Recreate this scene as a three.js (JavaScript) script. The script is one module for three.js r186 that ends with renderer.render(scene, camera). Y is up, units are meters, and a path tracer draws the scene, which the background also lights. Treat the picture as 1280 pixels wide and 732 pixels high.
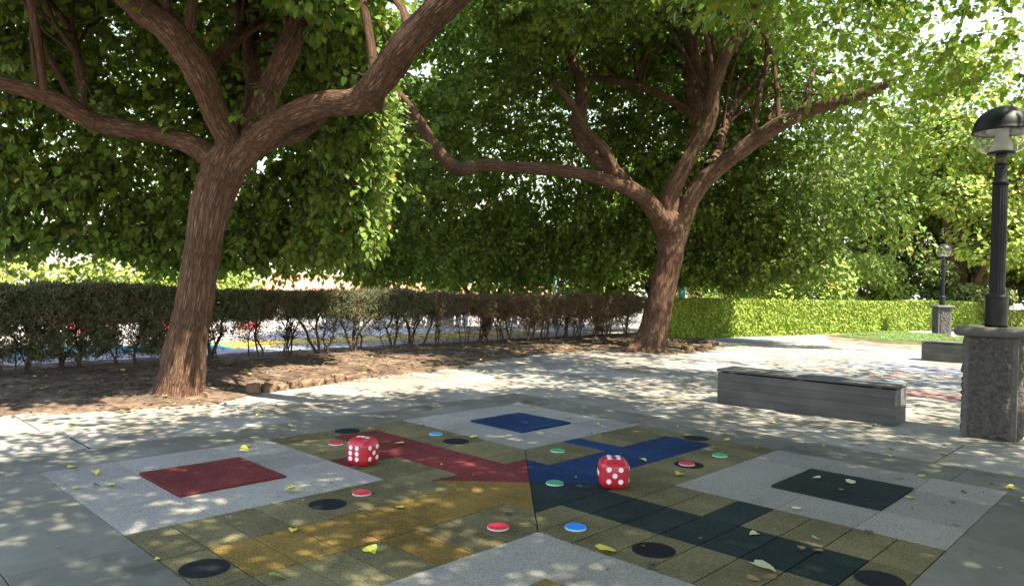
import * as THREE from 'three';
import { RoundedBoxGeometry } from 'three/addons/geometries/RoundedBoxGeometry.js';
import { mergeGeometries, mergeVertices } from 'three/addons/utils/BufferGeometryUtils.js';
import { createNoise3D } from 'simplex-noise';

// ---------------------------------------------------------------- camera, sky, sun, exposure
const scene = new THREE.Scene();
const renderer = new THREE.WebGLRenderer();
renderer.toneMapping = THREE.LinearToneMapping;
renderer.toneMappingExposure = 5.2;
renderer.shadowMap.enabled = true;

const camera = new THREE.PerspectiveCamera(44.08, 1024 / 585, 0.1, 600);
camera.position.set(3.527, 1.425, 3.901);
camera.up.set(-0.02414, 0.99966, 0.01011);
camera.lookAt(3.527 - 0.69371, 1.425 - 0.00947, 3.901 - 0.72019);
scene.add(camera);

const SKYL = 0.78;
const SUN = new THREE.Vector3(0.988 * 0.53, 0.848, -0.09 * 0.53).normalize();
// hazy summer sky with thin high cloud
{
  const W = 512, Hh = 256, d = new Float32Array(W * Hh * 4), nz = createNoise3D(() => 0.37);
  for (let j = 0; j < Hh; j++) for (let i = 0; i < W; i++) {
    const el = ((j + 0.5) / Hh - 0.5) * Math.PI, az = (i + 0.5) / W * Math.PI * 2, x = Math.cos(az) * Math.cos(el), z = Math.sin(az) * Math.cos(el), y = Math.sin(el);
    const t = Math.pow(1 - Math.max(0, y), 2.2), q = 1 / (Math.max(0.06, y) + 0.15);
    let c = 0.5 + 0.5 * (nz(x * q * 1.1, z * q * 1.1, 1) * 0.6 + nz(x * q * 2.6, z * q * 2.6, 5) * 0.3 + nz(x * q * 6, z * q * 6, 9) * 0.14); c = Math.max(0, Math.min(1, (c - 0.42) * 1.7)) * 0.75;
    const col = [[0.21, 0.35, 0.64], [0.84, 0.84, 0.80], [0.88, 0.86, 0.81]].map(k => k.map(e => e * SKYL));
    for (let k = 0; k < 3; k++) { const clear = col[0][k] + (col[1][k] - col[0][k]) * t; d[(j * W + i) * 4 + k] = clear + (col[2][k] - clear) * c; }
    d[(j * W + i) * 4 + 3] = 1;
  }
  const st = new THREE.DataTexture(d, W, Hh, THREE.RGBAFormat, THREE.FloatType); st.mapping = THREE.EquirectangularReflectionMapping; st.magFilter = THREE.LinearFilter; st.needsUpdate = true;
  scene.background = st; scene.environment = st;
}

const sun = new THREE.DirectionalLight(new THREE.Color(1, 0.88, 0.72), 4.0);
sun.position.copy(SUN).multiplyScalar(60);
sun.castShadow = true;
sun.shadow.radius = 1.0;
sun.shadow.mapSize.set(4096, 4096);
Object.assign(sun.shadow.camera, { left: -30, right: 30, top: 30, bottom: -30, near: 1, far: 140 });
scene.add(sun);

// ---------------------------------------------------------------- helpers
function mulberry(a) { return () => { a |= 0; a = a + 0x6D2B79F5 | 0; let t = Math.imul(a ^ a >>> 15, 1 | a); t = t + Math.imul(t ^ t >>> 7, 61 | t) ^ t; return ((t ^ t >>> 14) >>> 0) / 4294967296; }; }
let rnd = mulberry(7);
const rr = (a, b) => a + (b - a) * rnd();
const n3 = createNoise3D(mulberry(99));
const smooth = (a, b, x) => { const t = Math.min(1, Math.max(0, (x - a) / (b - a))); return t * t * (3 - 2 * t); };
const lerp = (a, b, t) => a + (b - a) * t;
const V = (u, y, v) => new THREE.Vector3(u, y, -v);       // plan position (u, v), height y
const rgb = (r, g, b) => new THREE.Color().setRGB(r, g, b);
const taken = {};
function numbered(n) { const k = taken[n] = (taken[n] ?? -1) + 1; return k ? n + '_' + String(k).padStart(3, '0') : n; }
function shade(o) { o.traverse(m => { if (m.isMesh) { m.castShadow = true; m.receiveShadow = true; } }); return o; }
function mesh(name, g, m, parent) { const o = new THREE.Mesh(g, m); o.name = name; o.castShadow = o.receiveShadow = true; if (parent) parent.add(o); return o; }
function thing(name, label, category, u = 0, y = 0, v = 0, turn = 0, group) {
  const o = new THREE.Group(); o.name = numbered(name); o.position.copy(V(u, y, v)); o.rotation.y = turn;
  o.userData = { label, category }; if (group) o.userData.group = group; scene.add(o); return o;
}
function struct(name) { const o = new THREE.Group(); o.name = name; o.userData.kind = 'structure'; scene.add(o); return o; }
function copyOf(o, u, y, v, turn, label) { const c = o.clone(); c.userData = { ...o.userData }; c.name = numbered(o.name.replace(/_\d{3}$/, '')); c.position.copy(V(u, y, v)); c.rotation.y = turn; if (label) c.userData.label = label; scene.add(c); return c; }

// ---------------------------------------------------------------- textures (tileable)
function valueNoise(seed, cells) {
  const r = mulberry(seed), a = new Float32Array(cells * cells).map(() => r());
  return (x, y) => {
    x = (x % 1 + 1) % 1 * cells; y = (y % 1 + 1) % 1 * cells;
    const i = Math.floor(x), j = Math.floor(y); let fx = x - i, fy = y - j; fx = fx * fx * (3 - 2 * fx); fy = fy * fy * (3 - 2 * fy);
    const g = (p, q) => a[(q % cells) * cells + p % cells];
    return lerp(lerp(g(i, j), g(i + 1, j), fx), lerp(g(i, j + 1), g(i + 1, j + 1), fx), fy);
  };
}
function fbm(seed, cells, oct) { const l = []; for (let k = 0; k < oct; k++) l.push(valueNoise(seed + k * 13, cells * 2 ** k)); return (x, y) => { let s = 0, w = 0.5, t = 0; for (const f of l) { s += w * f(x, y); t += w; w *= 0.55; } return s / t; }; }
function tex(size, fn, srgb = true) {
  const d = new Uint8Array(size * size * 4);
  for (let j = 0; j < size; j++) for (let i = 0; i < size; i++) {
    const c = fn(i / size, j / size, i, j), k = (j * size + i) * 4;
    const [r, g, b] = typeof c === 'number' ? [c, c, c] : c;
    d[k] = Math.max(0, Math.min(255, r * 255)); d[k + 1] = Math.max(0, Math.min(255, g * 255)); d[k + 2] = Math.max(0, Math.min(255, b * 255)); d[k + 3] = 255;
  }
  const t = new THREE.DataTexture(d, size, size); t.wrapS = t.wrapT = THREE.RepeatWrapping; t.magFilter = THREE.LinearFilter; t.minFilter = THREE.LinearMipmapLinearFilter; t.generateMipmaps = true;
  if (srgb) t.colorSpace = THREE.SRGBColorSpace; t.needsUpdate = true; return t;
}
const rep = (t, k) => { const c = t.clone(); c.repeat.set(k, k); c.needsUpdate = true; return c; };
const f4 = fbm(11, 5, 5), f8 = fbm(21, 9, 5), f16 = fbm(31, 23, 4), fst = fbm(41, 7, 5);
const tr = mulberry(5);
const rubberTex = tex(1024, (x, y) => 0.78 + 0.42 * (f4(x, y) - 0.5) + 0.16 * (f16(x, y) - 0.5) + (tr() - 0.5) * 0.5 + (tr() < 0.03 ? 0.2 : 0) - (tr() < 0.05 ? 0.2 : 0));
const graniteTex = tex(1024, (x, y) => { const g = 0.80 + 0.18 * (f4(x, y) - 0.5) + (tr() - 0.5) * 0.36 - (tr() < 0.12 ? 0.22 : 0); const s = smooth(0.6, 0.75, fst(x, y)) * 0.14; return [g - s * 0.6, g - s * 0.7, g - s]; });
const slabTex = tex(1024, (x, y) => { const g = 0.78 + 0.34 * (f4(x, y) - 0.5) + 0.16 * (f16(x, y) - 0.5) + (tr() - 0.5) * 0.10 - smooth(0.66, 0.74, f8(x, y)) * 0.12; return [g, g, g - 0.006]; });
const paveTex = tex(1024, (x, y) => { const s = smooth(0.55, 0.72, fst(x, y)); const g = 0.82 + 0.24 * (f8(x, y) - 0.5) + (tr() - 0.5) * 0.15 - s * 0.10; return [g, g - s * 0.02, g - s * 0.05]; });
const soilTex = tex(1024, (x, y) => { const a = f8(x, y), b = f16(x, y); const g = 0.62 + 0.5 * (a - 0.5) + 0.4 * (b - 0.5) + (tr() - 0.5) * 0.2; return [g, g * 0.92, g * 0.84]; });
const barkH = (x, y) => { const w = 0.05 * (f4(x, y) - 0.5); let s = 0; const a = fb1(x + w, y), b = fb2(x + w * 1.5, y); s = 1 - Math.abs(a - 0.5) * 3.2; s = 0.6 * Math.max(0, 1 - s) + 0.4 * b; return s; };
function streak(seed, cx, cy) { const r = mulberry(seed), g = new Float32Array(cx * cy).map(() => r()); return (x, y) => { x = (x % 1 + 1) % 1 * cx; y = (y % 1 + 1) % 1 * cy; const i = Math.floor(x), j = Math.floor(y); let fx = x - i, fy = y - j; fx = fx * fx * (3 - 2 * fx); fy = fy * fy * (3 - 2 * fy); const q = (p, o) => g[(o % cy) * cx + p % cx]; return lerp(lerp(q(i, j), q(i + 1, j), fx), lerp(q(i, j + 1), q(i + 1, j + 1), fx), fy); }; }
const fb1r = streak(61, 18, 5), fb2r = streak(62, 56, 14), fb3r = streak(63, 36, 16);
const fb1 = (x, y) => 0.65 * fb1r(x, y) + 0.35 * fb3r(x, y), fb2 = (x, y) => 0.6 * fb2r(x, y) + 0.4 * f16(x, y);
const barkTex = tex(1024, (x, y) => { const h = barkH(x, y), m = f4(x, y), g = 0.42 + 0.7 * h + 0.3 * (m - 0.5) + (tr() - 0.5) * 0.08; return [g, g * (0.93 + 0.06 * m), g * (0.86 + 0.14 * m)]; });
barkTex.repeat.set(4, 1.5);
const barkBump = tex(1024, (x, y) => barkH(x, y), false);
barkBump.repeat.set(4, 1.5);
const woodTex = tex(1024, (x, y) => 0.80 + 0.18 * (fb2(y, x) - 0.5) + 0.2 * (fb1(y, x) - 0.5) + 0.12 * (f4(x, y) - 0.5) + (tr() < 0.002 ? 0.25 : 0));
const roughTex = tex(512, (x, y) => f16(x, y) * 0.7 + tr() * 0.3, false);
const stoneTex = tex(512, (x, y) => 0.72 + 0.3 * (f16(x, y) - 0.5) + (tr() - 0.5) * 0.4 - (tr() < 0.14 ? 0.28 : 0));
const rockTex = tex(512, (x, y) => f8(x, y) * 0.6 + f16(x, y) * 0.4, false);

const std = (o) => new THREE.MeshPhysicalMaterial({ roughness: 0.9, ...o, specularIntensity: o.roughness >= 0.95 ? 0.25 : 0.6 });
function variants(map, base, k, rough, bump) { return [0.88, 1.0, 1.1].map(s => std({ map: rep(map, k), color: rgb(base[0] * s, base[1] * s, base[2] * s), roughness: rough, ...(bump ? { bumpMap: roughTexK, bumpScale: bump } : {}) })); }
const roughTexK = rep(roughTex, 4);
const M = {
  khaki: variants(rubberTex, [0.24, 0.205, 0.105], 0.3, 0.95, 0.0015),
  yellow: variants(rubberTex, [0.30, 0.195, 0.055], 0.3, 0.95, 0.0015),
  red: variants(rubberTex, [0.22, 0.048, 0.046], 0.3, 0.95, 0.0015),
  blue: variants(rubberTex, [0.023, 0.06, 0.165], 0.3, 0.95, 0.0015),
  green: variants(rubberTex, [0.032, 0.05, 0.049], 0.3, 0.95, 0.0015),
  granite: variants(graniteTex, [0.44, 0.41, 0.36], 0.32, 0.85),
  slab: variants(slabTex, [0.25, 0.24, 0.195], 0.3, 0.8),
  pave: variants(paveTex, [0.38, 0.35, 0.305], 0.3, 0.85),
  black: std({ map: rep(rubberTex, 0.8), color: rgb(0.025, 0.028, 0.034), roughness: 0.95 }),
  mortar: std({ map: rep(slabTex, 0.7), color: rgb(0.06, 0.058, 0.05) }),
  cement: std({ map: rep(slabTex, 0.7), color: rgb(0.42, 0.41, 0.38) }),
  soil: std({ map: rep(soilTex, 0.6), color: rgb(0.31, 0.265, 0.225), roughness: 1, bumpMap: rep(rockTex, 1.6), bumpScale: 0.03 }),
  bark: std({ map: barkTex, color: rgb(0.205, 0.132, 0.09), roughness: 0.95, bumpMap: barkBump, bumpScale: 0.014 }),
  twig: std({ color: rgb(0.12, 0.085, 0.055), roughness: 0.95 }),
  wood: variants(woodTex, [0.13, 0.135, 0.128], 0.4, 0.65),
  iron: std({ color: rgb(0.007, 0.008, 0.009), roughness: 0.5 }),
  stone: std({ map: rep(stoneTex, 1.6), color: rgb(0.24, 0.225, 0.205), roughness: 0.95, bumpMap: rep(rockTex, 2.6), bumpScale: 0.05 }),
  stoneSmooth: std({ map: rep(stoneTex, 1.3), color: rgb(0.25, 0.24, 0.225), roughness: 0.8 }),
};

// ---------------------------------------------------------------- geometry helpers
// flat polygon slab with a chamfered rim: pts in plan (u, v), counter-clockwise; uv in metres
function prism(pts, y0, y1, c = 0.004) {
  const n = pts.length, P = [], U = [];
  let area = 0; for (let i = 0; i < n; i++) { const a = pts[i], b = pts[(i + 1) % n]; area += a[0] * b[1] - b[0] * a[1]; }
  if (area < 0) pts = [...pts].reverse();
  const ins = pts.map((p, i) => {
    const a = pts[(i + n - 1) % n], b = pts[(i + 1) % n];
    let e1 = [p[0] - a[0], p[1] - a[1]], e2 = [b[0] - p[0], b[1] - p[1]]; const l1 = Math.hypot(...e1), l2 = Math.hypot(...e2);
    const n1 = [-e1[1] / l1, e1[0] / l1], n2 = [-e2[1] / l2, e2[0] / l2], k = 1 + n1[0] * n2[0] + n1[1] * n2[1];
    return [p[0] + c * (n1[0] + n2[0]) / k, p[1] + c * (n1[1] + n2[1]) / k];
  });
  const push = (p, y) => { P.push(p[0], y, -p[1]); U.push(p[0], p[1] + y); };
  for (let i = 1; i < n - 1; i++) { push(ins[0], y1); push(ins[i], y1); push(ins[i + 1], y1); }
  for (let i = 0; i < n; i++) {
    const j = (i + 1) % n;
    for (const [a, ya, b, yb] of [[pts, y1 - c, ins, y1], [pts, y0, pts, y1 - c]]) {
      push(a[i], ya); push(a[j], ya); push(b[j], yb); push(a[i], ya); push(b[j], yb); push(b[i], yb);
    }
  }
  const g = new THREE.BufferGeometry();
  g.setAttribute('position', new THREE.Float32BufferAttribute(P, 3)); g.setAttribute('uv', new THREE.Float32BufferAttribute(U, 2)); g.computeVertexNormals();
  return g;
}
const rect = (u0, u1, v0, v1, gap = 0) => [[u0 + gap, v0 + gap], [u1 - gap, v0 + gap], [u1 - gap, v1 - gap], [u0 + gap, v1 - gap]];
function disc(u, v, r, y0, y1, seg = 40, wob = 0, c = 0.003) { const p = []; for (let k = 0; k < seg; k++) { const a = k / seg * Math.PI * 2, q = r * (1 + wob * (rnd() - 0.5)); p.push([u + q * Math.cos(a), v + q * Math.sin(a)]); } return prism(p, y0, y1, c); }
// box uv in metres
function box(w, h, d, x = 0, y = 0, z = 0, r = 0.004) {
  const g = r > 0 ? new RoundedBoxGeometry(w, h, d, 1, r) : new THREE.BoxGeometry(w, h, d).toNonIndexed();
  g.translate(x, y, z); boxUV(g); return g;
}
function boxUV(g, ou = 0, ov = 0) {
  const p = g.attributes.position, n = g.attributes.normal, uv = [];
  for (let i = 0; i < p.count; i++) {
    const ax = Math.abs(n.getX(i)), ay = Math.abs(n.getY(i)), az = Math.abs(n.getZ(i));
    if (ay >= ax && ay >= az) uv.push(p.getX(i) + ou, p.getZ(i) + ov); else if (ax >= az) uv.push(p.getZ(i) + ou, p.getY(i) + ov); else uv.push(p.getX(i) + ou, p.getY(i) + ov);
  }
  g.setAttribute('uv', new THREE.Float32BufferAttribute(uv, 2)); return g;
}
// limb through points (u, y, v, radius, ...)
function limb(flat, seg = 18, step = 0.08, lump = 0.07, furrow = 0, seed = 0) {
  const pts = [], rad = []; for (let i = 0; i < flat.length; i += 4) { pts.push(V(flat[i], flat[i + 1], flat[i + 2])); rad.push(flat[i + 3]); }
  const curve = new THREE.CatmullRomCurve3(pts, false, 'centripetal'), L = curve.getLength(), N = Math.max(4, Math.ceil(L / step));
  const P = [], U = [], I = []; let nrm = null, prevT = null;
  const t0 = curve.getTangent(0); nrm = new THREE.Vector3(1, 0, 0.3).cross(t0).normalize();
  const circ = Math.max(1, Math.round(2 * Math.PI * rad[Math.min(1, rad.length - 1)] * 1.2 * 4) / 4);
  for (let k = 0; k <= N; k++) {
    const t = k / N, c = curve.getPoint(t), T = curve.getTangent(t);
    nrm.addScaledVector(T, -nrm.dot(T)).normalize(); const bin = T.clone().cross(nrm);
    const q = t * (rad.length - 1), i0 = Math.min(rad.length - 2, Math.floor(q)), r = lerp(rad[i0], rad[i0 + 1], q - i0);
    for (let s = 0; s <= seg; s++) {
      const a = s / seg * Math.PI * 2, ca = Math.cos(a), sa = Math.sin(a);
      const dx = nrm.x * ca + bin.x * sa, dy = nrm.y * ca + bin.y * sa, dz = nrm.z * ca + bin.z * sa;
      let q2 = r * (1 + lump * n3(c.x * 2.2 + dx * 0.6 + seed, c.y * 1.6 + dy * 0.6, c.z * 2.2 + dz * 0.6) + lump * 0.6 * n3(c.x * 5 + dx * 1.4, c.y * 4 + dy, c.z * 5 + dz * 1.4 + seed));
      if (furrow) {
        const w = n3(ca * 7 + c.y * 0.35 + seed, sa * 7, c.y * 1.1) + 0.6 * n3(ca * 15, sa * 15 + seed, c.y * 2.2); q2 += furrow * (Math.abs(w) - 0.5);
        q2 += r * 0.2 * Math.pow(Math.max(0, 1 - c.y / 0.55), 2) * (0.4 + n3(ca * 1.7 + seed, sa * 1.7, 3));
      }
      P.push(c.x + dx * q2, c.y + dy * q2, c.z + dz * q2); U.push(s / seg * circ, t * L);
      if (k < N && s < seg) { const b = k * (seg + 1) + s; I.push(b, b + 1, b + seg + 1, b + 1, b + seg + 2, b + seg + 1); }
    }
  }
  const e = P.length / 3, c = pts[pts.length - 1]; P.push(c.x, c.y, c.z); U.push(0, L); for (let s = 0; s < seg; s++) I.push(N * (seg + 1) + s, N * (seg + 1) + s + 1, e);
  const g = new THREE.BufferGeometry(); g.setAttribute('position', new THREE.Float32BufferAttribute(P, 3)); g.setAttribute('uv', new THREE.Float32BufferAttribute(U, 2)); g.setIndex(I); g.computeVertexNormals();
  g.userData.curve = curve; g.userData.rad = rad;
  return g;
}
function thinTube(pts, r0, r1, sides = 3) {   // cheap tapering tube, non-indexed uv-less
  const P = [], I = [], n = pts.length;
  for (let k = 0; k < n; k++) {
    const T = pts[Math.min(n - 1, k + 1)].clone().sub(pts[Math.max(0, k - 1)]).normalize(), a = (Math.abs(T.y) < 0.9 ? new THREE.Vector3(0, 1, 0) : new THREE.Vector3(1, 0, 0)).cross(T).normalize(), b = T.clone().cross(a), r = lerp(r0, r1, k / (n - 1));
    for (let s = 0; s < sides; s++) { const w = s / sides * Math.PI * 2; P.push(pts[k].x + (a.x * Math.cos(w) + b.x * Math.sin(w)) * r, pts[k].y + (a.y * Math.cos(w) + b.y * Math.sin(w)) * r, pts[k].z + (a.z * Math.cos(w) + b.z * Math.sin(w)) * r); }
    if (k < n - 1) for (let s = 0; s < sides; s++) { const i = k * sides + s, j = k * sides + (s + 1) % sides; I.push(i, j, i + sides, j, j + sides, i + sides); }
  }
  return { P, I };
}
class Tubes { constructor() { this.P = []; this.I = []; } add(t) { const o = this.P.length / 3; for (const p of t.P) this.P.push(p); for (const i of t.I) this.I.push(i + o); } geometry() { const g = new THREE.BufferGeometry(); g.setAttribute('position', new THREE.Float32BufferAttribute(this.P, 3)); g.setIndex(this.I); g.computeVertexNormals(); return g; } }

// ---------------------------------------------------------------- ground
const WEST = -5.0;
{
  const g = new THREE.PlaneGeometry(560, 560, 140, 140); g.rotateX(-Math.PI / 2);
  const p = g.attributes.position; for (let i = 0; i < p.count; i++) { const u = p.getX(i); p.setY(i, -0.09 - 7 * smooth(-17, -34, u)); }
  g.computeVertexNormals(); const uv = []; for (let i = 0; i < p.count; i++) uv.push(p.getX(i), p.getZ(i)); g.setAttribute('uv', new THREE.Float32BufferAttribute(uv, 2));
  const o = mesh('ground', g, std({ map: rep(paveTex, 0.13), color: rgb(0.42, 0.39, 0.34) }), scene); o.userData.kind = 'structure';
}
const board = struct('game_board');
mesh('joint_bed', prism(rect(-3.7, 3.7, -3.7, 3.1), -0.08, -0.009, 0.001), M.mortar, board);
const pick = (a) => a[Math.floor(rnd() * a.length)];
const arms = [{ d: [0, -1], m: M.yellow }, { d: [1, 0], m: M.green }, { d: [0, 1], m: M.blue }, { d: [-1, 0], m: M.red }];
const GAP = 0.0042;
function insetPoly(pts, g) { // push a polygon's edges inwards by g
  const n = pts.length; let A = 0; for (let i = 0; i < n; i++) { const a = pts[i], b = pts[(i + 1) % n]; A += a[0] * b[1] - b[0] * a[1]; } if (A < 0) pts = [...pts].reverse();
  return pts.map((p, i) => { const a = pts[(i + n - 1) % n], b = pts[(i + 1) % n]; const e1 = [p[0] - a[0], p[1] - a[1]], e2 = [b[0] - p[0], b[1] - p[1]], l1 = Math.hypot(...e1), l2 = Math.hypot(...e2); const n1 = [-e1[1] / l1, e1[0] / l1], n2 = [-e2[1] / l2, e2[0] / l2], k = 1 + n1[0] * n2[0] + n1[1] * n2[1]; return [p[0] + g * (n1[0] + n2[0]) / k, p[1] + g * (n1[1] + n2[1]) / k]; });
}
for (const { d, m } of arms) {
  const b = [-d[1], d[0]], to = (p) => p.map(([a, l]) => [d[0] * a + b[0] * l, d[1] * a + b[1] * l]);
  const tile = (poly, mm) => mesh('rubber_tile', prism(insetPoly(to(poly), GAP), -0.012, rr(-0.0008, 0.0016), 0.0022), pick(mm), board);
  for (let i = 0; i < 7; i++) for (let j = -1; j <= 1; j++) {
    const a = 0.75 + 0.25 * i, l = j * 0.5 - 0.25, col = (j === 0 && i < 6) || (j === 1 && i === 2);
    tile([[a, l], [a + 0.25, l], [a + 0.25, l + 0.5], [a, l + 0.5]], col ? m : M.khaki);
  }
  tile([[0.5, -0.25], [0.75, -0.25], [0.75, 0.25], [0.5, 0.25]], m);
  for (const s of [-1, 1]) tile([[0.5, 0.25 * s], [0.75, 0.25 * s], [0.75, 0.75 * s], [0.5, 0.5 * s]], M.khaki);
  tile([[0, 0], [0.5, -0.5], [0.5, 0.5]], m);
  for (const [a, l] of [[2.375, 0], [1.375, -0.5]]) { const q = to([[a, l]])[0]; mesh('circle_inlay', disc(q[0], q[1], 0.119, -0.006, 0.004, 48, 0.012, 0.002), M.black, board); }
  // home of granite slabs with a rubber mat, on the side of this arm's coloured start cell
  const P = (p, q) => to([[p, q]])[0];
  const slabs = [[0.75, 1.5, 0.75, 1.25], [1.5, 2.0, 0.75, 1.25], [2.0, 2.5, 0.75, 1.25], [0.75, 1.25, 1.25, 2.0], [2.0, 2.5, 1.25, 2.0], [0.75, 1.3, 2.0, 2.5], [1.3, 2.0, 2.0, 2.5], [2.0, 2.5, 2.0, 2.5]];
  for (const [p0, p1, q0, q1] of slabs) mesh('granite_slab', prism(insetPoly([P(p0, q0), P(p1, q0), P(p1, q1), P(p0, q1)], 0.0018), -0.012, rr(-0.0008, 0.0014), 0.0015), pick(M.granite), board);
  // mat, slightly uneven
  const g = new THREE.BoxGeometry(0.745, 0.014, 0.745, 24, 1, 24); const c = P(1.625, 1.625); const pp = g.attributes.position;
  for (let i = 0; i < pp.count; i++) { const x = pp.getX(i), z = pp.getZ(i), e = Math.max(Math.abs(x), Math.abs(z)) / 0.3725; pp.setX(i, x * (1 + 0.008 * n3(z * 4, d[0] * 3, d[1] * 3))); pp.setZ(i, z * (1 + 0.008 * n3(x * 4, d[0] * 5, d[1] * 7))); pp.setY(i, pp.getY(i) + 0.007 + (pp.getY(i) > 0 ? 0.004 * e * e * e * Math.max(0, n3(x * 5 + d[0] * 9, z * 5, d[1] * 9)) : 0)); }
  g.translate(c[0], 0.001, -c[1]); g.computeVertexNormals(); boxUV(g);
  mesh('home_mat', g, m[1], board);
}
// the red mat belongs to the red home: homes are named by the arm whose start cell they touch (yellow front, green right, blue back, red left)
const surround = struct('slab_border');
const dark = (u0, u1, v0, v1) => mesh('stone_slab', prism(rect(u0, u1, v0, v1, 0.003), -0.07, rr(-0.0015, 0.0015), 0.002), pick(M.slab), surround);
{ const cv = [-3.1, -1.67, -0.67, 0.33, 1.33, 2.33, 3.1]; for (let i = 0; i < 6; i++) dark(-3.1, -2.5, cv[i], cv[i + 1]);
  const cu = [-2.5, -1.89, -0.89, 0.11, 1.11, 2.12, 3.1]; for (let i = 0; i < 6; i++) dark(cu[i], cu[i + 1], 2.5, 3.1);
  const cl = [-2.5, -2.03, -0.51, 1.0, 2.5]; for (let i = 0; i < 4; i++) dark(cl[i], cl[i + 1], -3.1, -2.5);
  const cr = [-2.5, -1.2, 0, 1.06, 2.5]; for (let i = 0; i < 4; i++) dark(2.5, 3.1, cr[i], cr[i + 1]);
  dark(2.5, 3.1, -3.1, -2.5);
  for (const [a, b] of [[-3.1, -2.03], [-2.03, -0.51], [-0.51, 1.0], [1.0, 2.5], [2.5, 4.2]]) dark(a, b, -4.0, -3.1);
  for (const [a, b] of [[-3.1, -1.2], [-1.2, 0.3], [0.3, 1.8], [1.8, 3.1]]) dark(3.1, 4.2, a, b);
}
const paving = struct('paving');
{
  mesh('cement_joints', prism(rect(-7.4, 8, -8, 24), -0.085, -0.0125, 0.001), M.cement, paving);
  const hole = (u0, u1, v0, v1) => u0 > -3.2 && u1 < 4.3 && v0 > -4.1 && v1 < 3.15;
  const slabP = (u0, u1, v0, v1) => { if (u1 - u0 < 0.05 || v1 - v0 < 0.05) return; mesh('paving_slab', prism(rect(u0, u1, v0, v1, v1 < 3.2 ? 0.013 : 0.009), -0.06, rr(-0.0025, 0.0015), 0.003), pick(M.pave), paving); };
  // beyond the border towards the hedge: two courses; to the right: rows one metre deep
  for (let k = 0, u = -3.1; k < 4; k++, u -= 1.03) { let v = -8 + rr(0, 0.5) + (k < 2 ? 0 : 0.3); v = -7.85 + 0.17 * k; while (v < 3.1) { const w = 1.95 - (k > 0 ? 0.1 : 0); slabP(u - 1.03, u, v, Math.min(v + w, 3.1)); v += w; } }
  for (let k = 0, v = 3.1; k < 19; k++) { const w = 1.09; let u = -7.3 + rr(0, 0.6); while (u < 7.8) { const l = rr(1.0, 1.75); slabP(u, Math.min(u + l, 7.9), v, v + w); u += l; } v += w; }
  for (let v = -8; v < 3.1; v += 1.11) for (let u = 4.2; u < 7.5; u += 1.2) slabP(u, u + 1.2, v, Math.min(3.1, v + 1.11));
  for (let u = -3.1; u < 4.2; u += 1.46) for (let v = -8; v < -4.1; v += 1.0) slabP(u, u + 1.46, v, v + 1.0);
}
// a second court marked in colour beyond the bench
{
  const s = struct('painted_court'); let y = 0.0035;
  const pt = (name, poly, c) => mesh(name, prism(poly, 0.0005, y, 0.0005), std({ map: rep(slabTex, 0.5), color: rgb(...c) }), s);
  pt('painted_band', rect(-0.4, 2.0, 7.45, 8.25), [0.34, 0.19, 0.18]);
  pt('painted_band', rect(-2.3, 2.0, 8.9, 9.7), [0.30, 0.33, 0.34]);
  pt('painted_band', rect(-1.9, 1.6, 11.0, 12.3), [0.32, 0.33, 0.38]);
  pt('painted_band', rect(-3.9, -2.6, 7.6, 9.9), [0.36, 0.36, 0.37]);
  const ring = (r0, r1, a0, a1) => { const p = []; for (let k = 0; k <= 14; k++) { const a = lerp(a0, a1, k / 14); p.push([-1.1 + r1 * Math.cos(a), 10.3 + r1 * Math.sin(a)]); } for (let k = 14; k >= 0; k--) { const a = lerp(a0, a1, k / 14); p.push([-1.1 + r0 * Math.cos(a), 10.3 + r0 * Math.sin(a)]); } return p; };
  const arc = (r0, r1, a0, a1, c) => { const sh = new THREE.Shape(ring(r0, r1, a0, a1).map(p => new THREE.Vector2(p[0], p[1]))); const g = new THREE.ExtrudeGeometry(sh, { depth: 0.003, bevelEnabled: false }); g.rotateX(-Math.PI / 2); g.translate(0, 0.0045, 0); mesh('painted_arc', g, std({ color: rgb(...c) }), s); };
  arc(0.62, 0.72, -2.4, 0.9, [0.3, 0.14, 0.14]); arc(0.36, 0.46, -2.6, 1.2, [0.16, 0.3, 0.26]);
}
// soil bed under the trees and the hedge
const soilEdge = (v) => { const k = [[-12, -4.6], [-4, -5.1], [-2.2, -5.12], [-1.4, -4.75], [-0.4, -4.55], [0.45, -4.95], [0.6, -5.2], [2.1, -5.45], [4, -5.62], [6.3, -6.35], [8, -6.6], [9.4, -6.5], [10.3, -4.95], [12, -5.05], [13.2, -5.6], [15, -6.9], [17, -8], [40, -8]]; for (let i = 1; i < k.length; i++) if (v < k[i][0]) return lerp(k[i - 1][1], k[i][1], smooth(k[i - 1][0], k[i][0], v)); return -8; };
const soilY = (u, v) => { const e = soilEdge(v) + 0.08 * n3(u * 2, v * 2.6, 1) + 0.05 * n3(u * 6, v * 6, 4), t = e - u; return -0.022 + 0.035 * smooth(-0.02, 0.12, t) + 0.06 * smooth(0.1, 1.4, t) + 0.016 * n3(u * 1.7, v * 1.7, 9) * smooth(0, 0.6, t) + 0.006 * n3(u * 9, v * 9, 2) * smooth(0, 0.2, t); };
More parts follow.
